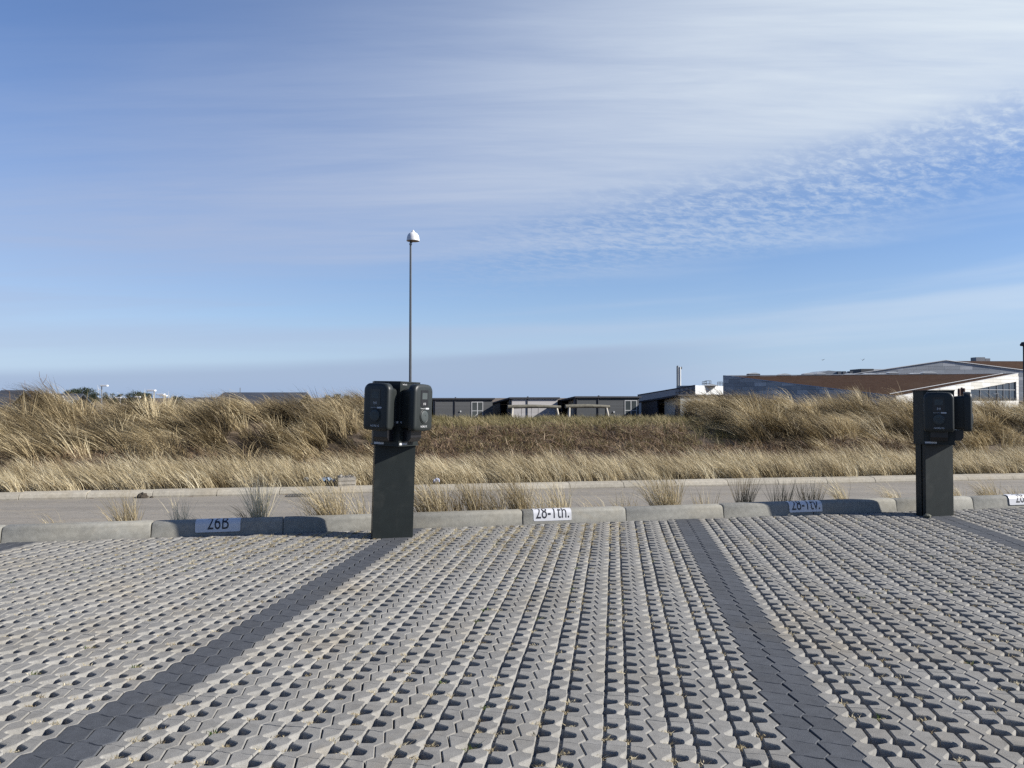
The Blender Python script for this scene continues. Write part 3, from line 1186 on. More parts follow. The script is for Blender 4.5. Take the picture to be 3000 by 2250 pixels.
def blade_mesh(name, root, d0, bend, L, width, tint, mat, levels=4, wind=WIND, droop=0.35):
    """many curved, tapering blades as one mesh"""
    n = len(root)
    ts = np.linspace(0, 1, levels + 1)
    a = rng.uniform(0, 2 * math.pi, n)
    side = np.stack([np.cos(a), np.sin(a) * 0.5, np.zeros(n)], 1)
    side /= np.linalg.norm(side, axis=1, keepdims=True)
    per = 2 * levels + 1
    V = np.zeros((n, per, 3))
    w = wind if wind.ndim == 2 else wind[None, :]
    for i, t in enumerate(ts):
        p = root + L[:, None] * (d0 * t + w * (bend * t * t)[:, None] + np.array([0, 0, -1.0]) * (droop * bend * t ** 3)[:, None])
        if i < levels:
            hw = (width * (1 - 0.75 * t ** 1.5) * 0.5)[:, None]
            V[:, 2 * i] = p - side * hw
            V[:, 2 * i + 1] = p + side * hw
        else:
            V[:, 2 * i] = p
    idx = []
    starts, totals = [], []
    k = 0
    for i in range(levels - 1):
        idx += [2 * i, 2 * i + 1, 2 * i + 3, 2 * i + 2]
        starts.append(k); totals.append(4); k += 4
    i = levels - 1
    idx += [2 * i, 2 * i + 1, 2 * i + 2]
    starts.append(k); totals.append(3); k += 3
    idx = np.array(idx)
    loops = (idx[None, :] + (np.arange(n) * per)[:, None]).ravel()
    st = (np.array(starts)[None, :] + (np.arange(n) * k)[:, None]).ravel()
    me = bpy.data.meshes.new(name)
    me.vertices.add(n * per)
    me.vertices.foreach_set('co', V.ravel().astype(np.float32))
    me.loops.add(len(loops))
    me.loops.foreach_set('vertex_index', loops.astype(np.int32))
    me.polygons.add(len(st))
    me.polygons.foreach_set('loop_start', st.astype(np.int32))
    me.update(calc_edges=True)
    at = me.attributes.new('tint', 'FLOAT', 'POINT')
    at.data.foreach_set('value', np.repeat(np.clip(tint, 0, 1), per).astype(np.float32))
    me.materials.append(mat)
    me.validate()
    return me


def tufts(cx, cy, nb, spread, zfun):
    """expand tuft centres to blade roots; returns roots and the index of the tuft"""
    k = np.repeat(np.arange(len(cx)), nb)
    r = spread[k] * np.sqrt(rng.uniform(0, 1, len(k)))
    a = rng.uniform(0, 2 * math.pi, len(k))
    dx, dy = r * np.cos(a), r * np.sin(a)
    x, y = cx[k] + dx, cy[k] + dy
    return np.stack([x, y, zfun(x, y)], 1), k, dx, dy


def dirs(n, dx, dy, flare, jitter):
    d = np.stack([dx * flare + rng.normal(0, jitter, n), dy * flare + rng.normal(0, jitter, n), np.ones(n)], 1)
    return d / np.linalg.norm(d, axis=1, keepdims=True)


def stuff(name, me, label):
    o = link(bpy.data.objects.new(name, me))
    tag(o, label, 'grass' if 'grass' in name else 'thicket', kind='stuff')
    return o


def build_verge_grass():
    n = 1500
    x = rng.uniform(-9.5, 12.0, n)
    s = rng.uniform(0.22, 1.55, n) ** 1.0
    y = far_y(x) + s
    hgt = (0.30 + 0.06 * smooth01(s / 0.8)) * rng.uniform(0.75, 1.2, n) * (1 + 0.16 * vnoise(x * 1.7, s * 2, 4))
    nb = rng.integers(26, 48, n)
    root, k, dx, dy = tufts(x, y, nb, rng.uniform(0.05, 0.13, n), dune_z)
    N = len(k)
    L = hgt[k] * rng.uniform(0.65, 1.25, N)
    bend = (0.34 + 0.16 * vnoise(x, y, 2) + rng.uniform(-0.12, 0.18, n))[k] + rng.normal(0, 0.10, N)
    d0 = dirs(N, dx, dy, 2.2, 0.16)
    d0[:, 0] -= 0.30 + 0.12 * vnoise(x * 1.3, y * 1.3, 17)[k]
    d0 /= np.linalg.norm(d0, axis=1, keepdims=True)
    tint = (0.56 + 0.16 * vnoise(x * 2.1, y * 3, 6) + rng.normal(0, 0.14, n))[k] + rng.normal(0, 0.2, N)
    me = blade_mesh('verge_grass', root, d0, np.clip(bend, 0.05, 1.0), L, rng.uniform(0.004, 0.0095, N), tint, M['verge_grass'])
    stuff('verge_grass', me, 'tall straw-coloured grass along the far edge of the road')


def build_marram():
    xs, ys = [], []
    n = 2200
    x = rng.uniform(-10.5, 13.0, n)
    s = rng.uniform(1.9, 7.6, n)
    w = side_w(x + 0.5 * (s - 4) * 0.3)
    keep = rng.uniform(0, 1, n) < w * np.where(s < 2.8, 0.35, 1.0)
    keep &= vnoise(x * 2.9, s * 2.9, 20) > -0.42
    keep |= (x < -1.6) & (s > 1.4) & (s < 2.6) & (rng.uniform(0, 1, n) < 0.35)
    x, s = x[keep], s[keep]
    y = far_y(x) + s
    n = len(x)
    hgt = rng.uniform(0.42, 0.92, n) * (1 + 0.2 * vnoise(x * 1.2, y, 8)) * (0.5 + 0.5 * side_w(x))
    nb = rng.integers(50, 105, n)
    root, k, dx, dy = tufts(x, y, nb, rng.uniform(0.08, 0.20, n), dune_z)
    N = len(k)
    L = hgt[k] * rng.uniform(0.5, 1.08, N)
    bn = 0.55 + 0.22 * vnoise(x * 0.9, y * 0.8, 1) + rng.uniform(-0.22, 0.3, n)
    bend = bn[k] + rng.normal(0, 0.10, N)
    wa = (rng.normal(0, 0.95, n) + 0.5 * vnoise(x * 1.4, y * 1.4, 15))[k] + rng.normal(0, 0.2, N)
    wind = np.stack([-np.cos(wa), np.sin(wa) - 0.15, np.zeros(N)], 1)
    d0 = dirs(N, dx, dy, 2.0, 0.16)
    d0[:, 0] -= (0.60 + 0.30 * vnoise(x * 1.1, y * 1.3, 17) + rng.normal(0, 0.25, n))[k]
    d0[:, 1] -= rng.normal(0.05, 0.25, n)[k]
    d0 /= np.linalg.norm(d0, axis=1, keepdims=True)
    tint = (0.42 + 0.24 * vnoise(x * 1.9, y * 2.2, 6) + rng.normal(0, 0.19, n))[k] + rng.normal(0, 0.2, N)
    me = blade_mesh('dune_grass', root, d0, np.clip(bend, 0.05, 1.4), L, rng.uniform(0.005, 0.013, N), tint, M['marram'], wind=wind, droop=0.45)
    stuff('dune_grass', me, 'windblown marram grass on the dune left and right')


def build_low_grass():
    n = 1500
    x = rng.uniform(-3.0, 4.6, n)
    s = rng.uniform(2.6, 7.8, n)
    keep = rng.uniform(0, 1, n) < (1 - side_w(x)) * 0.9 + 0.15
    x, s = x[keep], s[keep]
    y = far_y(x) + s
    n = len(x)
    nb = rng.integers(16, 30, n)
    root, k, dx, dy = tufts(x, y, nb, rng.uniform(0.06, 0.15, n), dune_z)
    N = len(k)
    L = rng.uniform(0.09, 0.20, n)[k] * rng.uniform(0.6, 1.35, N)
    wa = rng.normal(0, 0.8, n)[k]
    wind = np.stack([-np.cos(wa), np.sin(wa), np.zeros(N)], 1)
    tint = (0.42 + 0.22 * vnoise(x * 2.3, y * 2, 6) + rng.normal(0, 0.12, n))[k] + rng.normal(0, 0.17, N)
    me = blade_mesh('low_grass', root, dirs(N, dx, dy, 3.0, 0.3), np.clip(rng.normal(0.55, 0.25, N), 0, 1.2), L, rng.uniform(0.005, 0.009, N), tint, M['lowgrass'], levels=3, wind=wind)
    stuff('low_grass', me, 'short olive and straw grass on the low middle of the dune')


def build_thicket():
    """leafless brown briars on the middle slope, and matted dead stems left of them"""
    m = MB()
    rr = random.Random(21)
    for i in range(2300):
        x = rr.uniform(-2.6, 7.5) if rr.random() < 0.8 else rr.uniform(-9, -2.0)
        lo, hi = (1.35, 3.9) if x < 3.4 else (1.3, 2.5)
        if x < -2:
            hi = 2.4
        s = rr.uniform(lo, hi)
        y = far_y(x) + s
        z = float(dune_z(x, y))
        L = rr.uniform(0.2, 0.62) * (1.0 if x < 3.6 else 0.8) * (0.7 if x < -2 else 1)
        az = rr.uniform(0, 2 * math.pi)
        up = rr.uniform(0.25, 0.8)
        p = Vector((x, y, z + rr.uniform(0, 0.05)))
        d = Vector((math.cos(az) * 0.9, math.sin(az) * 0.6, up)).normalized()
        pts = [p.copy()]
        for q in range(4):
            d = (d + Vector((rr.uniform(-.45, .45), rr.uniform(-.3, .3), -0.22 + rr.uniform(-.1, .1)))).normalized()
            p = p + d * (L / 4)
            pts.append(p.copy())
        r0 = rr.uniform(0.003, 0.0075)
        m.tube(pts, [r0, r0 * 0.9, r0 * 0.7, r0 * 0.55, r0 * 0.35], 3)
    o = m.build('briar_thicket', M['twig'])
    tag(o, 'dark brown leafless briar stems on the slope', 'thicket', kind='stuff')
    n = 30000
    x = np.where(rng.uniform(0, 1, n) < 0.72, rng.uniform(-2.9, 7.8, n), rng.uniform(-10, -1.5, n))
    hi = np.where(x > 3.4, 2.6, np.where(x < -2, 2.7, 4.0))
    s = 1.25 + (hi - 1.25) * rng.uniform(0, 1, n)
    y = far_y(x) + s
    root = np.stack([x, y, dune_z(x, y) + rng.uniform(0, 0.13, n)], 1)
    d0 = np.stack([rng.normal(0, 0.8, n), rng.normal(0, 0.6, n), rng.uniform(0.05, 1.0, n)], 1)
    d0 /= np.linalg.norm(d0, axis=1, keepdims=True)
    tint = 0.42 + 0.26 * vnoise(x * 2.6, y * 2.6, 7) + rng.normal(0, 0.22, n)
    me = blade_mesh('dead_leaves', root, d0, rng.uniform(0, 0.5, n), rng.uniform(0.05, 0.24, n), rng.uniform(0.005, 0.014, n), tint, M['brown'], levels=2)
    o = link(bpy.data.objects.new('dead_undergrowth', me))
    tag(o, 'matted brown dead leaves and stems under the briars', 'undergrowth', kind='stuff')


build_verge_grass()
build_marram()
build_low_grass()
build_thicket()


def grass_tuft(px, hgt, nblades, label, lean=0.35, tone=0.5, spread=0.09, mat='verge_grass', back=0.26):
    k = (px - 1500) / FPX
    x = k * (KA + back) / (1 - KB * k)
    y = kerb_y(x) + back
    root0 = np.array([x, y, 0.03])
    n = int(nblades * 1.4)
    hgt = hgt * 1.2
    r = spread * np.sqrt(rng.uniform(0, 1, n))
    a = rng.uniform(0, 2 * math.pi, n)
    dx, dy = r * np.cos(a), 0.6 * r * np.sin(a)
    root = np.stack([dx, dy, rng.uniform(-0.01, 0.01, n)], 1)
    L = hgt * rng.uniform(0.45, 1.15, n)
    d0 = dirs(n, dx, dy, 3.0, 0.22)
    tint = tone + rng.normal(0, 0.16, n)
    me = blade_mesh('grass_tuft', root, d0, np.clip(rng.normal(lean, 0.2, n), -0.1, 1), L, rng.uniform(0.003, 0.0055, n), tint, M[mat])
    o = link(bpy.data.objects.new('grass_tuft', me))
    o.location = root0
    tag(o, label, 'grass tuft', 'grass tufts behind the kerb')


TUFTS = [
    (160, 0.20, 26, 'few thin grass stalks behind the kerb near the left edge', 0.7, 0.55, 0.10),
    (375, 0.30, 110, 'bushy straw tuft behind the kerb, leftmost of the larger ones', 0.25, 0.45, 0.10),
    (530, 0.28, 34, 'sparse upright straw stalks behind the kerb between the 26B plate and the leftmost bushy tuft', 0.1, 0.85, 0.06),
    (560, 0.16, 26, 'low spread of thin stalks just above the left end of the 26B plate', 0.9, 0.6, 0.12),
    (765, 0.42, 130, 'bright upright straw tuft behind the kerb right of the 26B plate', 0.05, 0.95, 0.06),
    (735, 0.22, 40, 'dark low stalks at the foot of the bright straw tuft right of the 26B plate', 0.6, 0.32, 0.07),
    (905, 0.30, 16, 'few thin stalks left of the nearer charging post beside the drain grate', 0.5, 0.5, 0.08),
    (975, 0.44, 210, 'large straw tuft behind the kerb just left of the nearer charging post', 0.45, 0.55, 0.12),
    (1060, 0.32, 45, 'thin straw stalks behind the kerb touching the left side of the nearer charging post', 0.4, 0.62, 0.09),
    (1270, 0.46, 260, 'large golden tuft just right of the nearer charging post', 0.45, 0.45, 0.13),
    (1335, 0.28, 90, 'dark brushy tuft between the golden tufts right of the nearer charging post', 0.15, 0.25, 0.10),
    (1390, 0.48, 120, 'upright golden tuft, second large one right of the nearer charging post', 0.25, 0.42, 0.06),
    (1455, 0.34, 120, 'low brownish tuft midway between the nearer post and the 28-1th. plate', 0.35, 0.38, 0.11),
    (1525, 0.48, 170, 'dense golden tuft just left of the 28-1th. plate', 0.4, 0.42, 0.08),
    (1590, 0.34, 60, 'straw stalks behind the left end of the 28-1th. plate', 0.35, 0.6, 0.09),
    (1645, 0.36, 70, 'upright straw stalks behind the right end of the 28-1th. plate', 0.25, 0.62, 0.08),
    (1745, 0.22, 22, 'few short stalks right of the 28-1th. plate', 0.7, 0.55, 0.10),
    (1830, 0.24, 36, 'small sparse tuft midway between the 28-1th. plate and the dark paving strip', 0.3, 0.5, 0.10),
    (1950, 0.46, 210, 'large straw tuft behind the kerb near the middle dark paving strip', 0.3, 0.5, 0.13),
    (2065, 0.24, 36, 'thin upright stalks right of the large tuft near the middle dark strip', 0.1, 0.5, 0.10),
    (2180, 0.32, 75, 'dark stalks leaning right, left of the 28-1tv. plate', -0.45, 0.18, 0.07),
    (2290, 0.28, 60, 'dark bushy stalks behind the left end of the 28-1tv. plate', -0.1, 0.2, 0.11),
    (2375, 0.26, 80, 'brown stalks leaning right behind the right end of the 28-1tv. plate', -0.4, 0.25, 0.10),
    (2465, 0.34, 80, 'bright straw tuft bent left, right of the 28-1tv. plate', 0.65, 0.75, 0.05),
    (2615, 0.26, 60, 'pale straw tuft bent left, just left of the farther charging post', 0.8, 0.7, 0.07),
    (2800, 0.24, 80, 'small straw tuft just right of the farther charging post', 0.6, 0.55, 0.08),
    (2895, 0.26, 110, 'golden straw tuft at the right, second past the farther charging post', 0.55, 0.5, 0.10),
    (2965, 0.20, 40, 'low sparse stalks behind the kerb near the right edge', 0.5, 0.5, 0.12),
]
for t in TUFTS:
    grass_tuft(t[0], t[1], t[2], t[3], t[4], t[5], t[6])


def build_cell_grass():
    """dead grass and a little green in the open cells of the paving"""
    hp = np.array([(p.x, p.y) for p in HOLES])
    dk = np.abs(hp[:, 1] - kerb_y(hp[:, 0]))
    dens = 0.30 + 0.35 * smooth01(0.5 + vnoise(hp[:, 0] * 1.3, hp[:, 1] * 1.1, 12)) + 0.8 * smooth01((2.0 - dk) / 1.6) * smooth01((2.6 - np.abs(hp[:, 0] + 0.9)) / 1.4)
    keep = (rng.uniform(0, 1, len(hp)) < dens) & (hp[:, 1] < kerb_y(hp[:, 0]) - 0.06)
    hp, dk = hp[keep], dk[keep]
    near = smooth01((2.0 - dk) / 1.6) * smooth01((2.6 - np.abs(hp[:, 0] + 0.9)) / 1.4)
    nb = rng.integers(30, 90, len(hp)) + (near * 70).astype(int)
    k = np.repeat(np.arange(len(hp)), nb)
    N = len(k)
    ox = rng.normal(0, 0.013, len(hp))[k] + rng.normal(0, 0.011, N)
    oy = -0.016 + rng.normal(0, 0.008, N) * (1 + 3.0 * near[k])
    root = np.stack([hp[k, 0] + ox, hp[k, 1] + oy, np.minimum(rng.uniform(-0.030, -0.004, N) + 0.012 * near[k], -0.002)], 1)
    d0 = np.stack([rng.normal(0, 1.1, N), rng.normal(0, 1.0, N), np.ones(N)], 1)
    d0 /= np.linalg.norm(d0, axis=1, keepdims=True)
    tint = np.clip(rng.normal(0.62, 0.2, len(hp))[k] + rng.normal(0, 0.15, N), 0.05, 1)
    me = blade_mesh('cell_grass', root, d0, rng.normal(0, 0.6, N), rng.uniform(0.006, 0.019, N), rng.uniform(0.0022, 0.0045, N), tint, M['verge_grass'], levels=2)
    o = link(bpy.data.objects.new('dead_cell_grass', me))
    tag(o, 'dead straw grass in the open cells of the pavers', 'grass', kind='stuff')
    M['weed'] = mat_blade('green_weed', [(0.0, (0.03, 0.055, 0.012)), (0.6, (0.08, 0.13, 0.03)), (1.0, (0.16, 0.21, 0.06))], trans=0.3)
    pick = rng.choice(len(hp), 70, replace=False)
    k = np.repeat(pick, 34)
    N = len(k)
    root = np.stack([hp[k, 0] + rng.normal(0.004, 0.012, N), hp[k, 1] - 0.012 + rng.normal(0, 0.010, N), rng.uniform(-0.034, -0.008, N)], 1)
    d0 = np.stack([rng.normal(0, 0.6, N), rng.normal(0, 0.6, N), np.ones(N)], 1)
    d0 /= np.linalg.norm(d0, axis=1, keepdims=True)
    me = blade_mesh('weeds', root, d0, rng.normal(0, 0.5, N), rng.uniform(0.008, 0.028, N), rng.uniform(0.003, 0.007, N), rng.uniform(0.1, 1, N), M['weed'], levels=2)
    o = link(bpy.data.objects.new('green_weeds', me))
    tag(o, 'small green weeds in a few cells of the pavers', 'weeds', kind='stuff')


build_cell_grass()

# ------------------------------------------------------------------ buildings and things beyond the dune
Z_FAR = -1.95
M['brd_dark'] = mat_boards('dark_grey_boards', (0.075, 0.078, 0.080))
M['brd_darker'] = mat_boards('slate_boards', (0.055, 0.060, 0.064))
M['brd_pale'] = mat_boards('pale_grey_boards', (0.44, 0.42, 0.41))
M['brd_mid'] = mat_boards('mid_grey_boards', (0.34, 0.36, 0.355))
M['blueblack'] = mat_simple('blue_black_cladding', (0.028, 0.034, 0.048), 0.6, 0.15, 1.5)
M['porch'] = mat_simple('pale_porch_wall', (0.50, 0.46, 0.40), 0.8, 0.1, 1.2)
M['felt'] = mat_simple('roofing_felt', (0.030, 0.032, 0.040), 0.8, 0.15, 1.0)
M['frame_white'] = mat_simple('white_window_frame', (0.46, 0.46, 0.45), 0.5, 0.03, 3)
M['blind'] = mat_simple('pale_blind', (0.42, 0.40, 0.35), 0.8, 0.05, 2)
M['glass'] = mat_simple('dark_window_glass', (0.060, 0.070, 0.072), 0.04, 0.2, 0.4, spec=0.9)
M['log'] = mat_simple('weathered_log', (0.135, 0.125, 0.095), 0.9, 0.3, 3.0, bump=0.8, bscale=14)
M['whitewood'] = mat_simple('pale_bare_timber', (0.50, 0.46, 0.38), 0.8, 0.1, 3)
M['chain'] = mat_simple('chain_steel', (0.07, 0.07, 0.07), 0.5, 0.1, 3)
PAV_ANG = R(15)


def board_house(px, py, d, front_mat, side_mat, label, flen=7.4, slen=9.4, window=None, seen_base=Z_FAR):
    """shed-roofed pavilion: long front towards the road, roof falling to the back"""
    k = pix(px, py, d)
    root = empty('pavilion', (k.x, k.y, seen_base), PAV_ANG)
    tag(root, label, 'building', 'shed-roofed pavilions beyond the dune')
    h = k.z - seen_base - 0.16
    hb = h - 0.75
    # local: x along the front, y to the back
    w = MB()
    w.prism([(0, 0), (flen, 0), (flen, 0.2), (0.2, 0.2)], 0, h)
    w.build('front_wall', M[front_mat], root)
    V = [(0, 0.2, 0), (0, slen, 0), (0, slen, hb), (0, 0.2, h - 0.02), (0.18, 0.2, 0), (0.18, slen, 0), (0.18, slen, hb), (0.18, 0.2, h - 0.02)]
    # left wall: an open porch near the front corner, cladding behind
    py0, py1 = 0.9, slen * 0.56
    zz = lambda y: h - 0.02 - (h - hb) * (y - 0.2) / (slen - 0.2)
    for nm, y0, y1, xo, mt in (('corner_post', 0.2, py0, 0.0, side_mat), ('porch_wall', py0, py1, 0.9, 'porch'), ('side_wall', py1, slen, 0.0, side_mat)):
        V = [(xo, y0, 0), (xo, y1, 0), (xo, y1, zz(y1)), (xo, y0, zz(y0)), (xo + 0.15, y0, 0), (xo + 0.15, y1, 0), (xo + 0.15, y1, zz(y1)), (xo + 0.15, y0, zz(y0))]
        F = [(0, 1, 2, 3), (4, 7, 6, 5), (0, 4, 5, 1), (1, 5, 6, 2), (2, 6, 7, 3), (3, 7, 4, 0)]
        MB().add(V, F).build(nm, M[mt], root)
    MB().box((0.85, py0 + 1.1, 0.0), (0.9, py0 + 2.0, 2.05)).build('door', M['frame_white'], root)
    MB().box((0.83, py0 + 1.35, 0.9), (0.86, py0 + 1.75, 1.9)).build('door_pane', M['glass'], root)
    MB().box((0.15, slen - 0.2, 0), (flen, slen, hb)).build('back_wall', M[side_mat], root)
    V = [(flen - 0.15, 0.2, 0), (flen - 0.15, slen - 0.2, 0), (flen - 0.15, slen - 0.2, hb), (flen - 0.15, 0.2, h - 0.02)]
    V += [(x + 0.15, y, z) for x, y, z in V]
    MB().add(V, [(0, 1, 2, 3), (4, 7, 6, 5), (0, 4, 5, 1), (1, 5, 6, 2), (2, 6, 7, 3), (3, 7, 4, 0)]).build('end_wall', M[side_mat], root)
    # roof slab with a dark fascia
    o_ = 0.22
    V = [(-o_, -o_, h), (flen + o_, -o_, h), (flen + o_, slen + o_, hb), (-o_, slen + o_, hb)]
    V += [(x, y, z + 0.17) for x, y, z in V]
    rf = MB().add(V, [(0, 3, 2, 1), (4, 5, 6, 7), (0, 1, 5, 4), (1, 2, 6, 5), (2, 3, 7, 6), (3, 0, 4, 7)]).build('roof', M['felt'], root)
    MB().box((flen * 0.35, -0.03, h + 0.1), (flen * 0.35 + 0.12, 0.2, h + 0.26)).build('roof_vent', M['felt'], rf)
    # corner trims and a down pipe
    for x in (0.0, flen * 0.335):
        MB().tube([(x + 0.06, -0.06, 0), (x + 0.06, -0.06, h)], 0.05, 6).build('downpipe', M['felt'], root)
    if window:
        x0, x1 = window
        wd = MB()
        z0, z1 = 0.05, h - 0.28
        xm = (x0 + x1) / 2 - 0.03
        zm = z0 + (z1 - z0) * 0.58
        for a, b_ in (((x0, -0.05, z0), (x0 + 0.08, -0.01, z1)), ((x1 - 0.08, -0.05, z0), (x1, -0.01, z1)), ((x0 + 0.08, -0.05, z1 - 0.08), (x1 - 0.08, -0.01, z1)),
                      ((xm, -0.05, z0), (xm + 0.10, -0.01, z1 - 0.08)), ((x0 + 0.08, -0.045, zm), (xm, -0.012, zm + 0.07)), ((xm + 0.10, -0.045, zm), (x1 - 0.08, -0.012, zm + 0.07))):
            wd.box(a, b_)
        wo = wd.build('window', M['frame_white'], root)
        for a0, a1 in ((x0 + 0.08, xm), (xm + 0.10, x1 - 0.08)):
            for b0, b1 in ((z0, zm), (zm + 0.07, z1 - 0.08)):
                MB().box((a0, -0.03, b0), (a1, -0.008, b1)).build('pane', M['glass'], wo)
                # a half-drawn blind behind each pane shows as a pale wedge
        V = [(x0 + 0.08, -0.034, z0), (xm, -0.034, z0), (xm, -0.034, z0 + 1.25), (x0 + 0.08, -0.034, z0 + 0.55)]
        V += [(x, -0.031, z) for x, _, z in V]
        F = [(0, 1, 2, 3), (4, 7, 6, 5), (0, 4, 5, 1), (1, 5, 6, 2), (2, 6, 7, 3), (3, 7, 4, 0)]
        MB().add(V, F).build('blind', M['blind'], wo)
        MB().tube([(x0 - 1.3, -0.03, 1.55), (x0 - 1.3, -0.10, 1.55)], 0.10, 10).build('wall_light', M['frame_white'], root)
    return root


board_house(1273, 1166, 89, 'brd_dark', 'brd_darker', 'dark grey boarded pavilion just right of the nearer charging post', window=(4.35, 5.75), flen=6.9)
board_house(1497, 1164, 88, 'brd_pale', 'blueblack', 'pale grey boarded pavilion behind the left swing frame', flen=5.6)
board_house(1688, 1161, 85, 'brd_darker', 'blueblack', 'slate grey boarded pavilion behind the right swing frame', window=(5.75, 7.25), flen=7.5)
board_house(1990, 1156, 80, 'brd_mid', 'blueblack', 'mid grey boarded pavilion partly hidden by the right dune', flen=8.4)
board_house(1010, 1174, 96, 'brd_mid', 'blueblack', 'low grey pavilion just left of the nearer charging post', flen=6.6)


def swing(pl, pr, y_beam, d, label, nchain):
    a, b_ = pix(pl, y_beam, d), pix(pr, y_beam - 0, d + 0.9)
    root = empty('swing_frame', (a.x, a.y, Z_FAR), math.atan2(b_.y - a.y, b_.x - a.x))
    tag(root, label, 'swing frame', 'timber swing frames beyond the dune')
    L = math.hypot(b_.x - a.x, b_.y - a.y)
    h = a.z - Z_FAR
    pts = [(t * L, 0.03 * math.sin(t * 5), h + 0.05 * math.sin(t * math.pi) - 0.03 * t) for t in np.linspace(-0.03, 1.03, 8)]
    MB().tube(pts, [0.15, 0.16, 0.155, 0.16, 0.15, 0.14, 0.135, 0.13], 10).build('beam', M['log'], root, smooth=60)
    for x, sx in ((0.12 * L * 0.5, -1), (L - 0.05 * L, 1)):
        for sy in (-1, 1):
            MB().tube([(x, 0.05 * sy, h - 0.10), (x + sx * 0.30, sy * 0.75, -0.1)], [0.085, 0.10], 8).build('post', M['whitewood' if sy < 0 else 'log'], root, smooth=60)
    for i in range(nchain):
        x = L * (0.26 + 0.5 * i / max(1, nchain - 1) + (0.015 if i % 2 else -0.015))
        MB().tube([(x, 0, h - 0.12), (x - 0.04, 0, h - 1.6)], 0.018, 5).build('chain', M['chain'], root)
    for i in range(0, nchain - 1, 2):
        x = L * (0.26 + 0.5 * (i + 0.5) / max(1, nchain - 1))
        MB().box((x - 0.36, -0.09, h - 1.63), (x + 0.30, 0.09, h - 1.58)).build('seat', M['chain'], root)


swing(1492, 1638, 1192, 60, 'timber swing frame with four hanging chains, left of the pair', 4)
swing(1660, 1782, 1191, 60, 'timber swing frame with no chains in view, right of the pair', 2)

# ---- cladding of big walls, panel by panel
M['pan_a'] = mat_simple('grey_panel', (0.30, 0.32, 0.34), 0.45, 0.05, 0.6, rand=0.10)
M['pan_b'] = mat_simple('pale_grey_panel', (0.44, 0.455, 0.47), 0.45, 0.05, 0.6, rand=0.10)
M['pan_c'] = mat_simple('dark_grey_panel', (0.23, 0.25, 0.275), 0.45, 0.05, 0.6, rand=0.08)
M['pan_w'] = mat_simple('white_stone_panel', (0.60, 0.59, 0.55), 0.7, 0.04, 0.6, rand=0.05)
M['pan_w2'] = mat_simple('cream_stone_panel', (0.53, 0.515, 0.46), 0.7, 0.04, 0.6, rand=0.05)
M['core'] = mat_simple('wall_core', (0.11, 0.12, 0.135), 0.8, 0.1, 1)
M['core_w'] = mat_simple('pale_wall_core', (0.38, 0.37, 0.34), 0.8, 0.1, 1)
M['sedum'] = mat_simple('brown_roof_cover', (0.050, 0.028, 0.018), 0.95, 0.22, 1.6, bump=0.6, bscale=3, stain=((0.064, 0.040, 0.025), 0.25, 0.6), spec=0.05)
M['trim'] = mat_simple('pale_metal_trim', (0.34, 0.35, 0.36), 0.5, 0.05, 1)
M['bigglass'] = mat_simple('tinted_facade_glass', (0.012, 0.020, 0.030), 0.03, 0.1, 0.2, spec=1.0)
M['whitemetal'] = mat_simple('white_metal_sheet', (0.60, 0.61, 0.60), 0.5, 0.04, 1.0)
M['lattice'] = mat_simple('grey_mesh_panel', (0.24, 0.25, 0.26), 0.6, 0.1, 1.0)


def clip_poly(poly, conv):
    """Sutherland-Hodgman: poly clipped by a convex ccw outline"""
    out = poly
    n = len(conv)
    for i in range(n):
        (ax, ay), (bx, by) = conv[i], conv[(i + 1) % n]
        f = lambda p: (bx - ax) * (p[1] - ay) - (by - ay) * (p[0] - ax)
        src, out = out, []
        for j in range(len(src)):
            p, q = src[j], src[(j + 1) % len(src)]
            fp, fq = f(p), f(q)
            if fp >= 0:
                out.append(p)
            if fp * fq < 0:
                t = fp / (fp - fq)
                out.append((p[0] + (q[0] - p[0]) * t, p[1] + (q[1] - p[1]) * t))
        if len(out) < 3:
            return []
    return out


def area2(p):
    return sum(p[i][0] * p[(i + 1) % len(p)][1] - p[(i + 1) % len(p)][0] * p[i][1] for i in range(len(p))) / 2


def clad(parent, A, B, pieces, mats, weights, pw=2.4, ph=0.58, thick=0.05, seed=1, zmin=-0.6):
    """panels on the vertical wall from A to B (plan points); pieces: convex ccw outlines in (u, z)"""
    rr = random.Random(seed)
    ud = Vector((B[0] - A[0], B[1] - A[1], 0)).normalized()
    nrm = Vector((ud.y, -ud.x, 0))                      # towards the road
    g = 0.012
    us = [u for p in pieces for u, _ in p]
    zs = [z for p in pieces for _, z in p]
    row = 0
    z = zmin
    while z < max(zs):
        u = min(us) - rr.uniform(0, pw)
        while u < max(us):
            w = pw * rr.choice((0.8, 1.0, 1.0, 1.25))
            rect = [(u + g, z + g), (u + w - g, z + g), (u + w - g, z + ph - g), (u + g, z + ph - g)]
            mt = rr.choices(mats, weights)[0]
            for pc in pieces:
                c = clip_poly(rect, pc)
                if c and area2(c) > 0.05:
                    V = [Vector((A[0], A[1], 0)) + ud * a + Vector((0, 0, q)) for a, q in c]
                    n = len(V)
                    V = V + [p + nrm * thick for p in V]
                    F = [tuple(range(n - 1, -1, -1)), tuple(range(n, 2 * n))] + [(i, (i + 1) % n, n + (i + 1) % n, n + i) for i in range(n)]
                    MB().add(V, F).build('panel', M[mt], parent)
            u += w
        z += ph
        row += 1


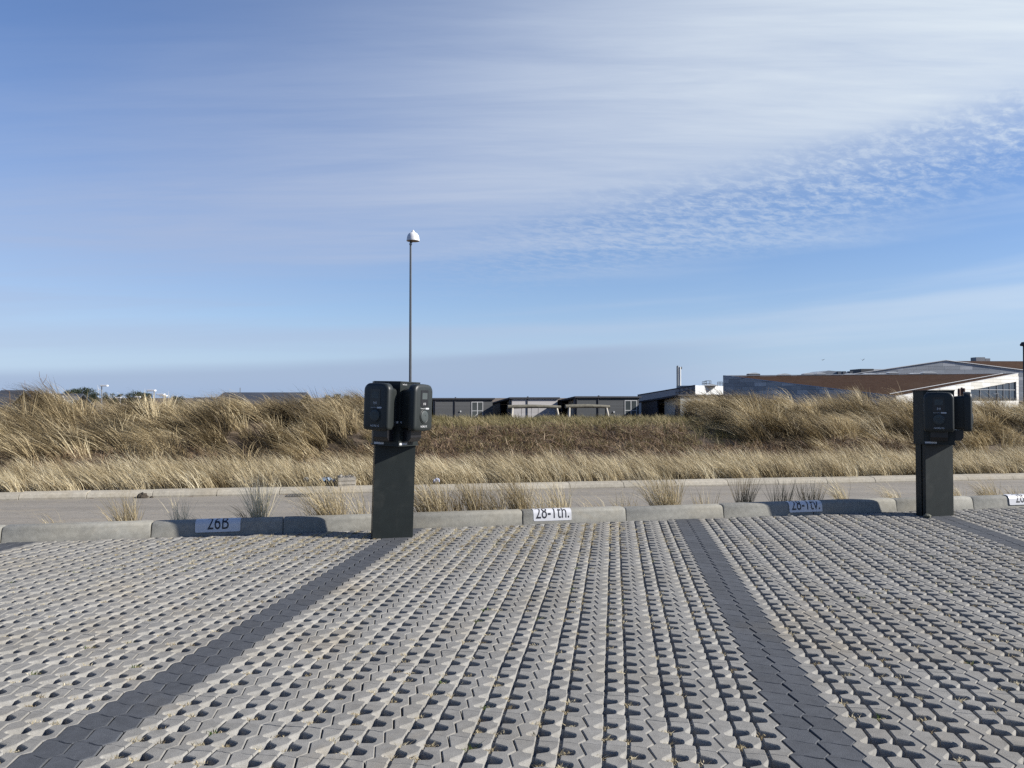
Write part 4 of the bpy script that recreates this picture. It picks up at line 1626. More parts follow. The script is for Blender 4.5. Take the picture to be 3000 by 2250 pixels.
def wall_core(name, A, B, poly, mat, parent, thick=0.3):
    ud = Vector((B[0] - A[0], B[1] - A[1], 0)).normalized()
    nrm = Vector((ud.y, -ud.x, 0))
    V = [Vector((A[0], A[1], 0)) + ud * a + Vector((0, 0, q)) - nrm * 0.004 for a, q in poly]
    n = len(V)
    V = V + [p - nrm * thick for p in V]
    F = [tuple(range(n)), tuple(range(2 * n - 1, n - 1, -1))] + [(i, n + i, n + (i + 1) % n, (i + 1) % n) for i in range(n)]
    return MB().add(V, F).build(name, mat, parent)


def bar(a, b_, r, name, mat, parent):
    return MB().tube([a, b_], r, 4).build(name, mat, parent)


def museum():
    root = empty('exhibition_hall', (0, 0, 0))
    tag(root, 'hall with sloping brown roof, grey panelled side and white facade at the right', 'building')
    Lp, C, Rp = pix(2119, 1101.5, 125), pix(2625, 1162, 95), pix(2983, 1094, 112)
    zb = Z_FAR
    # shaded grey side, from the far left corner to the near low corner
    LA = math.hypot(C.x - Lp.x, C.y - Lp.y)
    polyA = [(0, zb), (LA, zb), (LA, C.z), (0, Lp.z)]
    wall_core('side_wall', (Lp.x, Lp.y), (C.x, C.y), polyA, M['core'], root)
    clad(root, (Lp.x, Lp.y), (C.x, C.y), [[(0, -0.8), (LA, -0.8), (LA, C.z), (0, Lp.z)]], ('pan_a', 'pan_b', 'pan_c'), (5, 2, 4), pw=2.6, ph=0.62, seed=3, zmin=-0.8)
    # sunlit white facade, from the low corner up to the right
    LW = math.hypot(Rp.x - C.x, Rp.y - C.y)
    top = lambda u: C.z + (Rp.z - C.z) * u / LW
    u0, u1 = 17.8, 30.6
    w0, w1, wb = 2.24, 3.52, 0.75
    wt = lambda u: w0 + (w1 - w0) * (u - u0) / (u1 - u0)
    wall_core('facade_wall_left', (C.x, C.y), (Rp.x, Rp.y), [(0, zb), (u0, zb), (u0, top(u0)), (0, top(0))], M['core_w'], root)
    wall_core('facade_wall_top', (C.x, C.y), (Rp.x, Rp.y), [(u0, w0), (u1, w1), (u1, top(u1)), (u0, top(u0))], M['core_w'], root)
    wall_core('facade_wall_right', (C.x, C.y), (Rp.x, Rp.y), [(u1, zb), (LW, zb), (LW, top(LW)), (u1, top(u1))], M['core_w'], root)
    wall_core('facade_wall_foot', (C.x, C.y), (Rp.x, Rp.y), [(u0, zb), (u1, zb), (u1, wb), (u0, wb)], M['core_w'], root)
    clad(root, (C.x, C.y), (Rp.x, Rp.y), [[(0, -0.2), (u0, -0.2), (u0, top(u0)), (0, top(0))], [(u0, w0), (u1, w1), (u1, top(u1)), (u0, top(u0))],
                                          [(u1, -0.2), (LW, -0.2), (LW, top(LW)), (u1, top(u1))], [(u0, -0.2), (u1, -0.2), (u1, wb), (u0, wb)]],
         ('pan_w', 'pan_w2'), (3, 2), pw=2.3, ph=0.5, seed=5, zmin=-0.2)
    # window: panes set back, with mullions and one transom
    ud = Vector((Rp.x - C.x, Rp.y - C.y, 0)).normalized()
    nrm = Vector((ud.y, -ud.x, 0))
    P = lambda u, z, o=0.0: Vector((C.x, C.y, 0)) + ud * u + Vector((0, 0, z)) + nrm * o
    win = MB()
    cuts = [u0, u0 + 2.75, u0 + 5.3, u0 + 7.4, u0 + 9.3, u0 + 11.1, u1]
    zt = 2.30
    for u in cuts:
        win.tube([P(u, wb, -0.08), P(u, wt(u), -0.08)], 0.06, 4)
    win.tube([P(u0, w0, -0.07), P(u1, w1, -0.07)], 0.07, 4)
    win.tube([P(u0 + 0.6, zt, -0.08), P(u1, zt, -0.08)], 0.045, 4)
    wo = win.build('window', M['trim'], root)
    for a, b_ in zip(cuts[:-1], cuts[1:]):
        for lo, hi in (((wb, wb), (min(zt, wt(a)), min(zt, wt(b_)))), ((zt, zt), (wt(a), wt(b_)))):
            if hi[1] - lo[1] < 0.05:
                continue
            V = [P(a, lo[0], -0.12), P(b_, lo[1], -0.12), P(b_, hi[1], -0.12), P(a, max(hi[0], lo[0] + 0.01), -0.12)]
            V += [v - nrm * 0.03 for v in V]
            MB().add(V, [(0, 1, 2, 3), (7, 6, 5, 4), (0, 4, 5, 1), (1, 5, 6, 2), (2, 6, 7, 3), (3, 7, 4, 0)]).build('pane', M['bigglass'], wo)
    # dark interior behind the glass
    V = [P(u0, zb, -0.4), P(u1, zb, -0.4), P(u1, w1, -0.4), P(u0, w0, -0.4)]
    V += [v - nrm * 0.1 for v in V]
    MB().add(V, [(0, 1, 2, 3), (7, 6, 5, 4), (0, 4, 5, 1), (1, 5, 6, 2), (2, 6, 7, 3), (3, 7, 4, 0)]).build('interior', M['felt'], root)
    # roof: one plane through the three top corners
    a, b_, c = Lp - Vector((0, 0, 0.06)), C - Vector((0, 0, 0.06)), Rp - Vector((0, 0, 0.06))
    dn = Vector((0, 0, -0.25))
    rf = MB().add([a, b_, c, a + dn, b_ + dn, c + dn], [(0, 1, 2), (5, 4, 3), (0, 3, 4, 1), (1, 4, 5, 2), (2, 5, 3, 0)]).build('roof', M['sedum'], root)
    bar(Lp + Vector((0, 0, 0.03)), C + Vector((0, 0, 0.03)), 0.09, 'edge_trim', M['trim'], rf)
    bar(C + Vector((0, 0, 0.0)), Rp + Vector((0, 0, 0.0)), 0.07, 'edge_trim', M['trim'], rf)
    bar(C + Vector((0.2, 2.0, 0.35)), Rp + Vector((-1.2, 1.0, 0.10)), 0.05, 'safety_rail', M['trim'], rf)
    bar(Lp + Vector((0, 0, 0.03)), Rp + Vector((0, 0, 0.03)), 0.07, 'edge_trim', M['trim'], rf)
    # skylights along the high edge
    for x0, x1, yt, yb, rnd in ((2194, 2227, 1097.5, 1105, 0), (2283, 2317, 1100, 1105, 0), (2356, 2384, 1098, 1105, 1), (2392, 2420, 1097, 1105, 0), (2480, 2506, 1099.5, 1104, 0),
                                (2534, 2570, 1098, 1104, 0), (2574, 2604, 1099.5, 1104, 0), (2605, 2633, 1094.5, 1103.5, 0), (2670, 2704, 1098, 1103, 0), (2706, 2745, 1094, 1103, 1)):
        t = ((x0 + x1) / 2 - 2119) / (2983 - 2119)
        d = Lp.y + (Rp.y - Lp.y) * t + 1.2
        p, q = pix(x0, yb, d), pix(x1, yt - 3.0, d)
        sk = MB().box((p.x, d, p.z - 0.4), (q.x, d + 1.3, q.z - 0.08)).build('skylight', M['felt'], rf)
        w_ = q.x - p.x
        prof = [(p.x + w_ * s_, q.z - 0.08 + 0.24 * math.sin(math.pi * (0.08 + 0.84 * s_))) for s_ in np.linspace(0, 1, 7)] + [(q.x, q.z - 0.08), (p.x, q.z - 0.08)]
        n = len(prof)
        V = [(x, d + 0.003, z) for x, z in prof] + [(x, d + 1.297, z) for x, z in prof]
        MB().add(V, [tuple(range(n)), tuple(range(2 * n - 1, n - 1, -1))] + [(i, (i + 1) % n, n + (i + 1) % n, n + i) for i in range(n)]).build('dome', M['whitemetal'], sk)

    # ---- higher hall behind it
    r2 = empty('rear_hall', (0, 0, 0))
    tag(r2, 'taller grey panelled hall with a pointed gable behind the brown-roofed hall', 'building')
    d = 142
    A, K, B = pix(2370, 1116, d), pix(2771, 1056.5, d), pix(3060, 1093, d)
    uK, uB = K.x - A.x, B.x - A.x
    poly = [(0, zb), (uB, zb), (uB, B.z), (uK, K.z), (0, A.z)]
    wall_core('gable_wall', (A.x, d), (B.x, d), poly, M['core'], r2, thick=0.4)
    clad(r2, (A.x, d), (B.x, d), [[(0, 3.2), (uB, 3.2), (uB, B.z), (uK, K.z), (0, A.z)], [(uB - 6.0, 0.4), (uB, 0.4), (uB, 3.2), (uB - 6.0, 3.2)]], ('pan_a', 'pan_b', 'pan_c'), (6, 2, 2), pw=2.9, ph=0.66, seed=8, zmin=0.4)
    for p, q in ((A, K), (K, B)):
        bar(p + Vector((0, -0.1, 0.04)), q + Vector((0, -0.1, 0.04)), 0.10, 'edge_trim', M['trim'], r2)
    back = Vector((10, 26, 0))
    K2, B2 = pix(2800, 1059, d) , pix(3080, 1057, d + 24)
    V = [K + Vector((0, 0.4, -0.1)), B + Vector((0, 0.4, -0.1)), B2 + Vector((14, 3, 0)), pix(2775, 1057.5, d + 24)]
    rf = MB().add(V + [v + Vector((0, 0, -0.3)) for v in V], [(0, 1, 2, 3), (7, 6, 5, 4), (0, 4, 5, 1), (1, 5, 6, 2), (2, 6, 7, 3), (3, 7, 4, 0)]).build('roof', M['sedum'], r2)
    for x0, x1, y0, y1 in ((2860, 2886, 1046.5, 1060), (2887, 2901, 1050, 1060)):
        p, q = pix(x0, y1, d + 22), pix(x1, y0, d + 22)
        sk = MB().box((p.x, d + 22, p.z - 0.6), (q.x, d + 24, q.z)).build('roof_unit', M['lattice'], rf)
    # ---- low roofs and plant further left
    r3 = empty('rear_wing', (0, 0, 0))
    tag(r3, 'small grey rear wing with rooftop plant above the brown roof', 'building')
    d = 150
    a, k_, b_ = pix(2380, 1097, d), pix(2428, 1085.5, d), pix(2530, 1094, d)
    poly = [(0, zb), (b_.x - a.x, zb), (b_.x - a.x, b_.z), (k_.x - a.x, k_.z), (0, a.z)]
    wall_core('wall', (a.x, d), (b_.x, d), poly, M['pan_a'], r3, thick=8)
    p, q = pix(2523, 1094, d - 1), pix(2560, 1080.5, d - 1)
    MB().box((p.x, d - 1, p.z - 1), (q.x, d + 4, q.z)).build('plant_unit', M['brd_dark'], r3)
    p, q = pix(2557, 1094, d - 0.5), pix(2610, 1081.5, d - 0.5)
    MB().box((p.x, d - 0.5, p.z - 3), (q.x, d + 4, q.z)).build('plant_unit', M['whitemetal'], r3)
    for x in (2455, 2470, 2490):
        p, q = pix(x, 1092, d - 0.3), pix(x + 9, 1087.5, d - 0.3)
        MB().box((p.x, d - 0.3, p.z - 0.3), (q.x, d + 1, q.z)).build('roof_vent', M['core'], r3)


museum()


def plant_building():
    d = 140
    root = empty('plant_building', (0, 0, 0))
    tag(root, 'grey building with sloping top left of the panelled hall', 'building')
    a, b_, c = pix(1868, 1157.5, d + 6), pix(1978, 1139, d + 2), pix(2036, 1129, d)
    zb = Z_FAR
    for nm, p, q, mt in (('wall', a, b_, 'brd_mid'), ('mesh_wall', b_, c, 'lattice')):
        L = math.hypot(q.x - p.x, q.y - p.y)
        wall_core(nm, (p.x, p.y), (q.x, q.y), [(0, zb), (L, zb), (L, q.z), (0, p.z)], M['pan_a' if nm == 'wall' else 'lattice'], root, thick=1.0)
    bar(a, b_, 0.10, 'edge_trim', M['felt'], root)
    bar(b_, c, 0.10, 'edge_trim', M['felt'], root)
    for x in (1990, 2003, 2016, 2029):
        t = (x - 1978) / 58
        p = b_.lerp(c, t)
        bar(p + Vector((0, -0.12, 0)), Vector((p.x, p.y - 0.12, zb)), 0.05, 'mullion', M['core'], root)
    for dz in (0.7, 1.4):
        bar(b_ + Vector((0, -0.12, -dz)), c + Vector((0, -0.12, -dz)), 0.04, 'rail', M['core'], root)
    # white box turned towards the sun: panels one by one
    e = pix(2124, 1130, d + 7)
    e.z = c.z
    LW = math.hypot(e.x - c.x, e.y - c.y)
    wall_core('white_wall', (c.x, c.y), (e.x, e.y), [(0, zb), (LW, zb), (LW, c.z - 0.02), (0, c.z - 0.02)], M['core_w'], root, thick=4)
    ud = Vector((e.x - c.x, e.y - c.y, 0)).normalized()
    nr = Vector((ud.y, -ud.x, 0))
    n = 7
    w = LW / n
    for i in range(n):
        a0 = Vector((c.x, c.y, 0)) + ud * (i * w + 0.03)
        a1 = a0 + ud * (w - 0.06)
        V = [a0 + Vector((0, 0, zb)), a1 + Vector((0, 0, zb)), a1 + Vector((0, 0, c.z)), a0 + Vector((0, 0, c.z))]
        V += [v + nr * 0.07 for v in V]
        MB().add(V, [(0, 3, 2, 1), (4, 5, 6, 7), (0, 1, 5, 4), (1, 2, 6, 5), (2, 3, 7, 6), (3, 0, 4, 7)]).build('panel', M['whitemetal'], root)
    p, q, r = pix(2062, 1130, d + 2), pix(2086, 1125, d + 2), pix(2110, 1130, d + 2)
    V = [p, q, r]
    V += [v + Vector((0, 4, 0)) for v in V]
    MB().add(V, [(0, 2, 1), (3, 4, 5), (0, 1, 4, 3), (1, 2, 5, 4), (2, 0, 3, 5)]).build('roof_cowl', M['whitemetal'], root)
    for x0, x1, yt in ((2062, 2070, 1118), (2070, 2083, 1115.5), (2107, 2117, 1119)):
        p, q = pix(x0, 1130, d + 3), pix(x1, yt, d + 3)
        m = MB()
        for x in (p.x, q.x):
            for y in (d + 3, d + 4.2):
                m.tube([(x, y, p.z - 0.1), (x, y, q.z)], 0.045, 4)
        for z in (q.z, (p.z + q.z) / 2):
            for y in (d + 3, d + 4.2):
                m.tube([(p.x, y, z), (q.x, y, z)], 0.04, 4)
            for x in (p.x, q.x):
                m.tube([(x, d + 3, z), (x, d + 4.2, z)], 0.04, 4)
        m.build('roof_railing', M['chain'], root)
    ch = empty('chimney', (pix(1988, 1072, d + 4).x, d + 4, Z_FAR))
    tag(ch, 'slim pale twin-flue chimney rising beside the grey plant building', 'chimney')
    h = pix(1988, 1073, d + 4).z - Z_FAR
    MB().tube([(-0.18, 0, 0), (-0.18, 0, h)], 0.22, 12).build('flue', M['galv'], ch, smooth=50)
    MB().tube([(0.24, -0.05, 0), (0.24, -0.05, h - 0.15)], 0.20, 12).build('flue', M['whitemetal'], ch, smooth=50)
    MB().box((0.42, -0.1, h - 0.55), (0.62, 0.1, h - 0.1)).build('lamp_bracket', M['chain'], ch)
    MB().tube([(-0.18, 0, h), (-0.18, 0, h + 0.1)], 0.15, 10).build('flue_tip', M['chain'], ch)


plant_building()


def timber_piles():
    d = 46
    root = empty('timber_piles', (0, 0, 0))
    tag(root, 'bundle of three red-brown timber posts showing above the farther charging post', 'timber posts')
    mt = mat_simple('red_brown_timber', (0.105, 0.062, 0.048), 0.85, 0.25, 6, bump=0.5, bscale=20)
    for px, py, r, dd in ((2809.5, 1138, 0.078, 0), (2817.5, 1135, 0.075, 0.12), (2824, 1137, 0.07, 0.02)):
        p = pix(px, py, d + dd)
        x, y, z = p
        MB().tube([(x, y, Z_FAR), (x, y, z - 0.12), (x, y, z - 0.04), (x, y, z)], [r * 1.05, r, r * 0.9, r * 0.5], 12).build('post', mt, root, smooth=60)


timber_piles()

# ---- far left: dark roofs, street lights, trees, turbines
M['slate'] = mat_simple('dark_roof_sheet', (0.050, 0.055, 0.066), 0.6, 0.15, 0.5)
M['needle'] = mat_blade('conifer_needles', [(0.0, (0.018, 0.028, 0.018)), (0.5, (0.040, 0.055, 0.032)), (1.0, (0.075, 0.092, 0.055))], trans=0.1)
M['bark'] = mat_simple('pine_bark', (0.07, 0.05, 0.035), 0.9, 0.3, 2)


def gable_house(x0, x1, yr, d, label, depth=9.0, rise=2.6, gables=(), name='house'):
    a, b_ = pix(x0, yr, d), pix(x1, yr, d)
    root = empty(name, (a.x, d, Z_FAR))
    tag(root, label, 'building', 'dark roofed houses beyond the left dune')
    L = b_.x - a.x
    h = a.z - Z_FAR
    e = max(0.6, h - rise)
    MB().box((0.15, 0.2, 0), (L - 0.15, depth - 0.2, e)).build('wall', M['brd_mid'], root)
    V = [(0, -0.2, e - 0.1), (L, -0.2, e - 0.1), (L, depth / 2, h), (0, depth / 2, h), (0, depth + 0.2, e - 0.1), (L, depth + 0.2, e - 0.1)]
    V2 = [(x, y, z - 0.2) for x, y, z in V]
    F = [(0, 1, 2, 3), (3, 2, 5, 4), (7, 6, 9, 8), (8, 9, 10, 11), (0, 6, 7, 1), (1, 7, 8, 2), (2, 8, 11, 5), (5, 11, 10, 4), (4, 10, 9, 3), (3, 9, 6, 0)]
    MB().add(V + V2, F).build('roof', M['slate'], root)
    for g in gables:
        p = pix(g[0], g[1], d)
        gx, gz = p.x - a.x, p.z - Z_FAR
        w = g[2]
        m = MB()
        m.tube([(gx - w, -0.35, gz - w * 1.7), (gx, -0.35, gz), (gx + w, -0.35, gz - w * 1.7)], 0.09, 4)
        o = m.build('gable_board', M['frame_white'], root)
        MB().prism([(gx - w, -0.3), (gx + w, -0.3), (gx + w, 1.5), (gx - w, 1.5)], 0, gz - w * 1.7).build('gable_front', M['brd_mid'], root)
        V = [(gx - w, -0.3, gz - w * 1.7), (gx + w, -0.3, gz - w * 1.7), (gx, -0.3, gz - 0.05), (gx - w, 3, gz - w * 1.7), (gx + w, 3, gz - w * 1.7), (gx, 3, gz - 0.05)]
        MB().add(V, [(0, 1, 2), (5, 4, 3), (0, 2, 5, 3), (1, 4, 5, 2)]).build('gable_roof', M['slate'], root)
    return root


gable_house(-60, 12, 1142, 95, 'dark roof cut by the left edge of the photo', depth=8)
gable_house(2, 58, 1144.5, 99, 'dark low roof next to the left edge', depth=8)
gable_house(60, 190, 1152.5, 104, 'long dark roof with two small white gables at the left', gables=((161, 1157.5, 0.45), (188, 1160, 0.35)))
gable_house(540, 606, 1164, 150, 'low grey roof left of the big dark hall')
h_ = gable_house(605, 862, 1148.5, 82, 'big hall with a long dark flat-topped roof behind the left dune', depth=10, rise=1.4, name='hall')
bar((pix(655, 1149, 82).x - h_.location.x, 5, pix(655, 1149, 82).z - Z_FAR - 0.1), (pix(655, 1134, 82).x - h_.location.x, 5, pix(655, 1134, 82).z - Z_FAR), 0.04, 'mast', M['chain'], h_)


def road_light(px, py, d, flip, label):
    p = pix(px, py, d)
    root = empty('road_light', (p.x, d, Z_FAR))
    tag(root, label, 'street light', 'street lights beyond the left dune')
    h = p.z - Z_FAR
    MB().tube([(0, 0, 0), (0, 0, h)], [0.06, 0.045], 8).build('pole', M['galv'], root)
    s_ = -1 if flip else 1
    x0, x1 = sorted((-0.10 * s_, 0.55 * s_))
    MB().box((x0, -0.16, h - 0.02), (x1, 0.16, h + 0.12)).build('lamp_head', M['lampwhite'], root, bevel=0.03)
    return root


road_light(298, 1131.5, 70, False, 'tallest white street light, leftmost of those above the left dune')
road_light(452, 1146, 62, True, 'white street light second from the left above the dune')
road_light(479, 1157.5, 66, True, 'white street light, left of the close pair left of the dark hall')
road_light(486, 1161, 74, True, 'white street light, right of the close pair left of the dark hall')
road_light(352, 1166, 90, True, 'low white street light between the two tallest ones')
road_light(409, 1164, 96, True, 'lowest white street light in front of the far pines')
MB  # keep


def edge_pole():
    d = 38
    p = pix(2999.5, 1012, d)
    root = empty('dark_lamp_post', (p.x, d, Z_FAR))
    tag(root, 'dark lamp post cut by the right edge of the photo', 'lamp post')
    h = p.z - Z_FAR
    MB().tube([(0, 0, 0), (0, 0, h)], [0.06, 0.045], 8).build('pole', M['felt'], root)
    MB().lathe([(0.0, h - 0.05), (0.16, h - 0.02), (0.17, h + 0.05), (0.10, h + 0.16), (0.0, h + 0.18)], 14).build('lamp_head', M['felt'], root, smooth=50)
    d = 60
    p = pix(2922.5, 1152, d)
    r = empty('short_lamp_post', (p.x, d, Z_FAR))
    tag(r, 'short grey lamp post with a sideways arm before the dark glass', 'lamp post')
    h = p.z - Z_FAR
    MB().tube([(0, 0, 0), (0, 0, h)], 0.055, 8).build('pole', M['galv'], r)
    MB().box((-0.40, -0.1, h - 0.08), (0.06, 0.1, h)).build('lamp_head', M['galv'], r)


edge_pole()


def pine(px, ytop, wpx, d, label, seed):
    r2 = np.random.default_rng(seed)
    t = pix(px, ytop, d)
    h = t.z - Z_FAR
    w = wpx / FPX * d / 2
    root = empty('pine_tree', (t.x, d, Z_FAR))
    tag(root, label, 'tree', 'dark pines far beyond the left dune')
    MB().tube([(0, 0, 0), (0.1, 0, h * 0.5), (0, 0, h * 0.92)], [0.25, 0.18, 0.06], 6).build('trunk', M['bark'], root)
    n = 1500
    # clumps through the crown
    nc = 26
    cz = r2.uniform(0.30, 0.97, nc)
    ca = r2.uniform(0, 2 * math.pi, nc)
    cr = w * (1.0 - 0.62 * np.clip((cz - 0.45) / 0.55, 0, 1)) * np.sqrt(r2.uniform(0.05, 1, nc))
    k = r2.integers(0, nc, n)
    sz = w * 0.30
    root_p = np.stack([cr[k] * np.cos(ca[k]) + r2.normal(0, sz, n) * 0.7, cr[k] * np.sin(ca[k]) + r2.normal(0, sz, n) * 0.7, cz[k] * h + r2.normal(0, sz, n) * 0.45], 1)
    d0 = r2.normal(0, 1, (n, 3))
    d0 /= np.linalg.norm(d0, axis=1, keepdims=True)
    tint = 0.5 + 0.3 * (cz[k] - 0.6) + r2.normal(0, 0.2, n)
    me = blade_mesh('crown', root_p, d0, r2.uniform(0, 0.3, n), r2.uniform(0.25, 0.6, n) * (w / 2.2), r2.uniform(0.10, 0.25, n) * (w / 2.2), tint, M['needle'], levels=2)
    link(bpy.data.objects.new('crown', me), root)


PINES = [(205, 1146, 34, 'first far pine right of the two white gables'), (222, 1141, 36, 'second far pine right of the two white gables'),
         (243, 1138.5, 40, 'third far pine right of the two white gables, near the tallest of its clump'),
         (262, 1139.5, 36, 'rightmost tall pine of the clump left of the tallest street light'),
         (280, 1148, 26, 'small pine on the falling right side of the clump, left of the tallest street light'),
         (312, 1150, 24, 'small pine just right of the tallest street light'), (330, 1154, 24, 'low pine second right of the tallest street light'),
         (352, 1155, 22, 'low pine above the low white street light'), (378, 1152, 26, 'left pine of the clump before the second street light'),
         (398, 1148.5, 34, 'dense pine left of the lowest white street light'), (420, 1149, 34, 'dense pine right of the lowest white street light'),
         (437, 1153, 24, 'pine just left of the second street light'), (512, 1161, 22, 'low pine right of the close pair of street lights'),
         (530, 1162, 20, 'low pine left of the low grey roof'), (880, 1163, 22, 'lone low pine left of the middle wind turbine'), (962, 1158, 28, 'left pine of the group before the nearer charging post'),
         (990, 1157, 30, 'middle pine of the group before the nearer charging post'), (1013, 1159, 28, 'right pine of the group before the nearer charging post')]
for i, (px, yt, w, lb) in enumerate(PINES):
    pine(px, yt, w * 1.15, 240 + 8 * (i % 4), lb, 100 + i)


def turbine(px, yhub, d, rlen, ang, label):
    p = pix(px, yhub, d)
    root = empty('wind_turbine', (p.x, d, Z_FAR))
    tag(root, label, 'wind turbine', 'wind turbines on the horizon')
    h = p.z - Z_FAR
    MB().tube([(0, 0, 0), (0, 0, h)], [rlen * 0.055, rlen * 0.03], 8).build('tower', M['lampwhite'], root)
    MB().box((-rlen * 0.05, -rlen * 0.10, h - rlen * 0.05), (rlen * 0.05, rlen * 0.14, h + rlen * 0.05)).build('nacelle', M['lampwhite'], root)
    for k in range(3):
        a = R(ang + 120 * k)
        u = Vector((math.sin(a), 0, math.cos(a)))
        v = Vector((math.cos(a), 0, -math.sin(a)))
        c = Vector((0, -rlen * 0.12, h))
        V = []
        for t, w in ((0.02, 0.03), (0.2, 0.06), (0.6, 0.04), (1.0, 0.012)):
            for sx, sy in ((-1, 0), (0, -0.5), (1, 0), (0, 0.5)):
                V.append(c + u * (rlen * t) + v * (rlen * w * sx) + Vector((0, rlen * w * sy, 0)))
        MB().loft([V[i * 4:i * 4 + 4] for i in range(4)]).build('blade', M['lampwhite'], root)


turbine(902, 1155, 900, 5.4, 0, 'white wind turbine between the dark hall and the nearer charging post')
turbine(1038, 1166, 1400, 7.0, 12, 'tiny white wind turbine just left of the nearer charging post')
turbine(288.5, 1140, 700, 4.2, -10, 'faint wind turbine beside the tallest street light')


def bird(px, py, d, label, up):
    p = pix(px, py, d)
    m = MB()
    body = [(t, 0.0, 0.0) for t in (-0.22, -0.12, 0.0, 0.12, 0.2)]
    m.tube(body, [0.012, 0.05, 0.06, 0.045, 0.012], 8)
    for s_ in (-1, 1):
        V = []
        for t, c, z in ((0.0, 0.11, 0.03), (0.22, 0.10, 0.03 + up * 0.5), (0.48, 0.02, 0.03 + up)):
            V += [(c, s_ * t, z), (-c, s_ * t, z), (-c, s_ * t, z - 0.012), (c, s_ * t, z - 0.012)]
        m.loft([V[i * 4:i * 4 + 4] for i in range(3)])
    o = m.build('bird', M['chain'])
    o.location = p
    o.rotation_euler = (0, 0.2, R(40))
    o.scale = (0.55, 0.55, 0.55)
    tag(o, label, 'bird', 'birds in the sky at the right')


bird(2410, 1055, 95, 'left of two tiny birds above the brown-roofed hall', 0.16)
bird(2527, 1055.5, 90, 'right of two tiny birds above the brown-roofed hall', 0.30)

# ------------------------------------------------------------------ small things along the road
def road_pt(px, back):
    """point at a given distance behind the far kerb's face, seen in pixel column px"""
    k = (px - 1500) / FPX
    x = k * (FA + back) / (1 - FB * k)
    return x, far_y(x) + back


def crumpled(name, w, d, h, mat, seed, n=9):
    r2 = random.Random(seed)
    V, F = [], []
    for j in range(n):
        for i in range(n):
            V.append(((i / (n - 1) - 0.5) * w + r2.uniform(-.1, .1) * w / n * 4, (j / (n - 1) - 0.5) * d + r2.uniform(-.1, .1) * d / n * 4,
                      h * (0.25 + 0.75 * r2.random()) * (1 - 0.5 * abs(i / (n - 1) - 0.5))))
    for j in range(n - 1):
        for i in range(n - 1):
            a = j * n + i
            F.append((a, a + 1, a + n + 1, a + n))
    k = len(V)
    V += [(x, y, z - 0.004) for x, y, z in V]
    F += [tuple(q + k for q in f[::-1]) for f in F]
    return MB().add(V, F).build(name, mat, None, smooth=70)


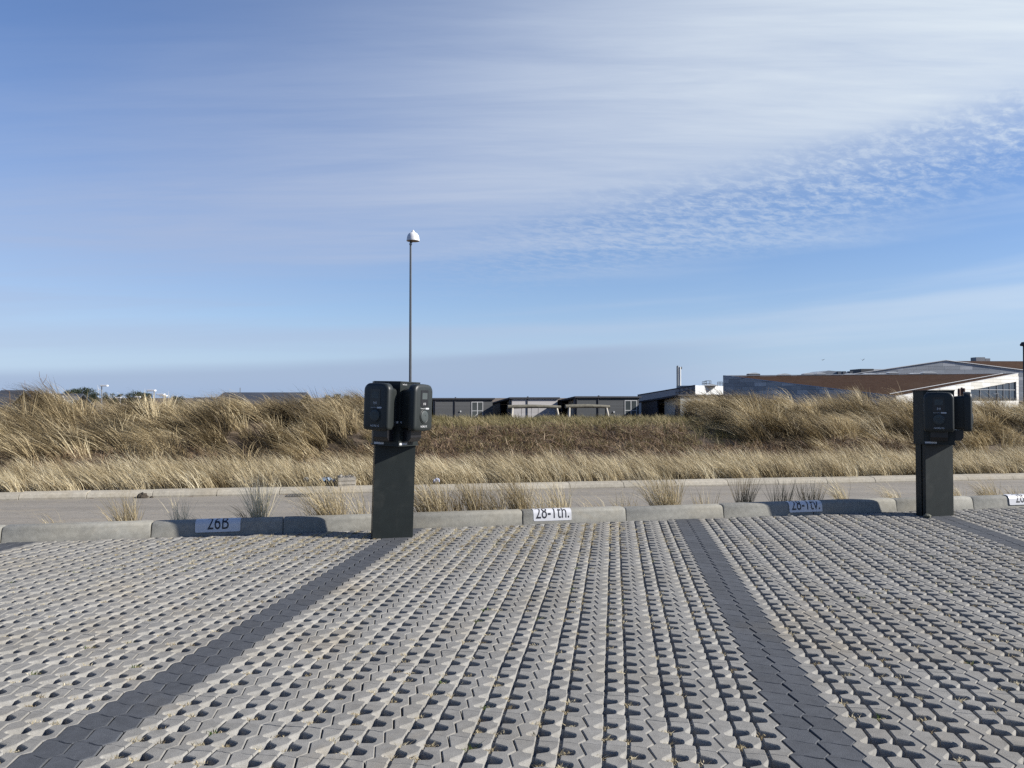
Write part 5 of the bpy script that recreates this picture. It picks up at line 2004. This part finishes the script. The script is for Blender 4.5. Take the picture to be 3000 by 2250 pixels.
def small_things():
    # crate of rubble
    x, y = road_pt(1017, 0.24)
    root = empty('rubble_crate', (x, y, float(dune_z(x, y))), FANG + 0.1)
    tag(root, 'whitish weathered crate heaped with rubble beside the far kerb', 'crate')
    wd = mat_simple('whitened_crate_board', (0.33, 0.30, 0.25), 0.85, 0.2, 9, bump=0.5, bscale=40)
    for z0 in (0.0, 0.052, 0.104):
        for y0 in (-0.10, 0.10):
            MB().box((-0.105, y0 - 0.007, z0 + 0.003), (0.105, y0 + 0.007, z0 + 0.047)).build('slat', wd, root)
        for x0 in (-0.112, 0.112):
            MB().box((x0 - 0.007, -0.107, z0 + 0.003), (x0 + 0.007, 0.107, z0 + 0.047)).build('slat', wd, root)
    rb = mat_simple('rubble_stone', (0.20, 0.185, 0.16), 0.9, 0.4, 30, rand=0.3)
    rr = random.Random(9)
    for i in range(46):
        c = Vector((rr.uniform(-.11, .11), rr.uniform(-.09, .09), 0.135 + rr.uniform(0, 0.035)))
        m = MB()
        r = rr.uniform(0.012, 0.024)
        m.lathe([(0.0, -r * 0.7), (r, -r * 0.3), (r * 0.9, r * 0.3), (0.0, r * 0.7)], 5, Matrix.Translation(c) @ Matrix.Rotation(rr.uniform(0, 3), 4, 'X') @ Matrix.Rotation(rr.uniform(0, 3), 4, 'Z'))
        m.build('stone', rb, root)
    bl = mat_simple('pale_blue_sheeting', (0.20, 0.27, 0.36), 0.4, 0.15, 20)
    wt = mat_simple('dirty_white_sheeting', (0.46, 0.44, 0.38), 0.6, 0.15, 20)
    x, y = road_pt(958, 0.30)
    o = crumpled('plastic_sheet', 0.20, 0.16, 0.10, bl, 4)
    o.location = (x, y, float(dune_z(x, y)) + 0.06)
    tag(o, 'crumpled pale blue plastic sheet in the grass left of the crate', 'plastic sheet')
    x, y = road_pt(899, 0.28)
    o = crumpled('plastic_rag', 0.07, 0.06, 0.10, wt, 6)
    o.location = (x, y, float(dune_z(x, y)) + 0.07)
    tag(o, 'small dirty white rag in the grass left of the blue sheet', 'rag')
    x, y = road_pt(1279, 0.16)
    o = crumpled('plastic_wrapper', 0.085, 0.06, 0.10, mat_simple('lilac_wrapper', (0.40, 0.43, 0.56), 0.5, 0.2, 30), 8)
    o.location = (x, y, float(dune_z(x, y)) + 0.035)
    tag(o, 'crumpled lilac white wrapper on the far kerb right of the nearer charging post', 'wrapper')
    # drain grate at the foot of the far kerb
    x, y = road_pt(879, -0.16)
    root = empty('drain_grate', (x, y, Z_ROAD), FANG)
    tag(root, 'dark drain grate in the road at the foot of the far kerb', 'drain grate')
    ir = mat_simple('cast_iron', (0.10, 0.095, 0.085), 0.6, 0.2, 20)
    fr = MB()
    for a, b_ in (((-0.16, -0.12, 0.003), (0.16, -0.095, 0.014)), ((-0.16, 0.095, 0.003), (0.16, 0.12, 0.014)), ((-0.16, -0.095, 0.003), (-0.135, 0.095, 0.014)), ((0.135, -0.095, 0.003), (0.16, 0.095, 0.014))):
        fr.box(a, b_)
    fr.build('frame', ir, root)
    MB().box((-0.135, -0.095, 0.002), (0.135, 0.095, 0.005)).build('sump', M['blacktext'], root)
    for i in range(8):
        u = -0.120 + i * 0.0335
        MB().box((u, -0.095, 0.005), (u + 0.012, 0.095, 0.012)).build('bar', ir, root)
    # clod of soil spilling over the far kerb
    dirt = mat_simple('dark_clod', (0.055, 0.043, 0.03), 0.95, 0.4, 40, bump=1.0, bscale=90)
    for px, w, lb in ((420, 0.16, 'dark clod of soil fallen against the far kerb at the left'), (447, 0.05, 'small crumb of soil right of the dark clod by the far kerb')):
        x, y = road_pt(px, -0.045)
        rr = random.Random(px)
        m = MB()
        prof = [(w * 0.5, 0.0), (w * 0.48, 0.02 * w / 0.16), (w * 0.3, 0.05 * w / 0.16), (0.0, 0.062 * w / 0.16)]
        m.lathe(prof, 12)
        m.v = [(a * rr.uniform(.8, 1.2), b_ * 0.5 * rr.uniform(.8, 1.2), c * rr.uniform(.7, 1.3)) for a, b_, c in m.v]
        o = m.build('soil_clod', dirt)
        o.location = (x, y, Z_ROAD + 0.001)
        tag(o, lb, 'soil clod')
    # small stone at the foot of the farther post
    m = MB()
    rr = random.Random(2)
    m.lathe([(0.0, 0.0), (0.032, 0.004), (0.036, 0.02), (0.02, 0.034), (0.0, 0.037)], 9)
    m.v = [(a * rr.uniform(.8, 1.2), b_ * rr.uniform(.7, 1.1), c) for a, b_, c in m.v]
    o = m.build('stone', mat_simple('greenish_stone', (0.12, 0.12, 0.09), 0.9, 0.3, 30))
    o.location = (4.155, 7.72, 0.001)
    tag(o, 'small greenish stone at the foot of the farther charging post', 'stone')


small_things()


def bare_stem(px, ytop, ybase, d, label, fork, lean):
    a, b_ = pix(px, ybase, d), pix(px + lean, ytop, d)
    root = empty('bare_stem', (a.x, d, a.z - 0.35))
    tag(root, label, 'bare stem', 'bare stems above the left dune')
    v = b_ - a
    pts = [(v.x * t + 0.025 * math.sin(6 * t), 0, 0.35 + v.z * t) for t in np.linspace(0, 1, 7)]
    pts = [(0.02, 0, 0)] + pts
    MB().tube(pts, [0.009, 0.008, 0.007, 0.006, 0.0055, 0.005, 0.004, 0.003], 5).build('stem', M['twig'], root)
    for f in fork:
        p = Vector(pts[f])
        s_ = 1 if f % 2 else -1
        MB().tube([p, p + Vector((0.05 * s_, 0.02, 0.09)), p + Vector((0.06 * s_, 0.03, 0.19))], [0.005, 0.004, 0.002], 5).build('side_twig', M['twig'], root)


bare_stem(142, 1108, 1155, 15.2, 'tall bare forked stem standing above the left dune', (5, 6), -21)
bare_stem(92, 1124, 1160, 15.0, 'bare stem leaning left, second from the left edge above the dune', (4,), -28)
bare_stem(98, 1134, 1158, 15.4, 'short bare stem just right of the left-leaning one', (), -12)
bare_stem(28, 1136, 1150, 15.2, 'short bare stem nearest the left edge, leaning left', (), -20)
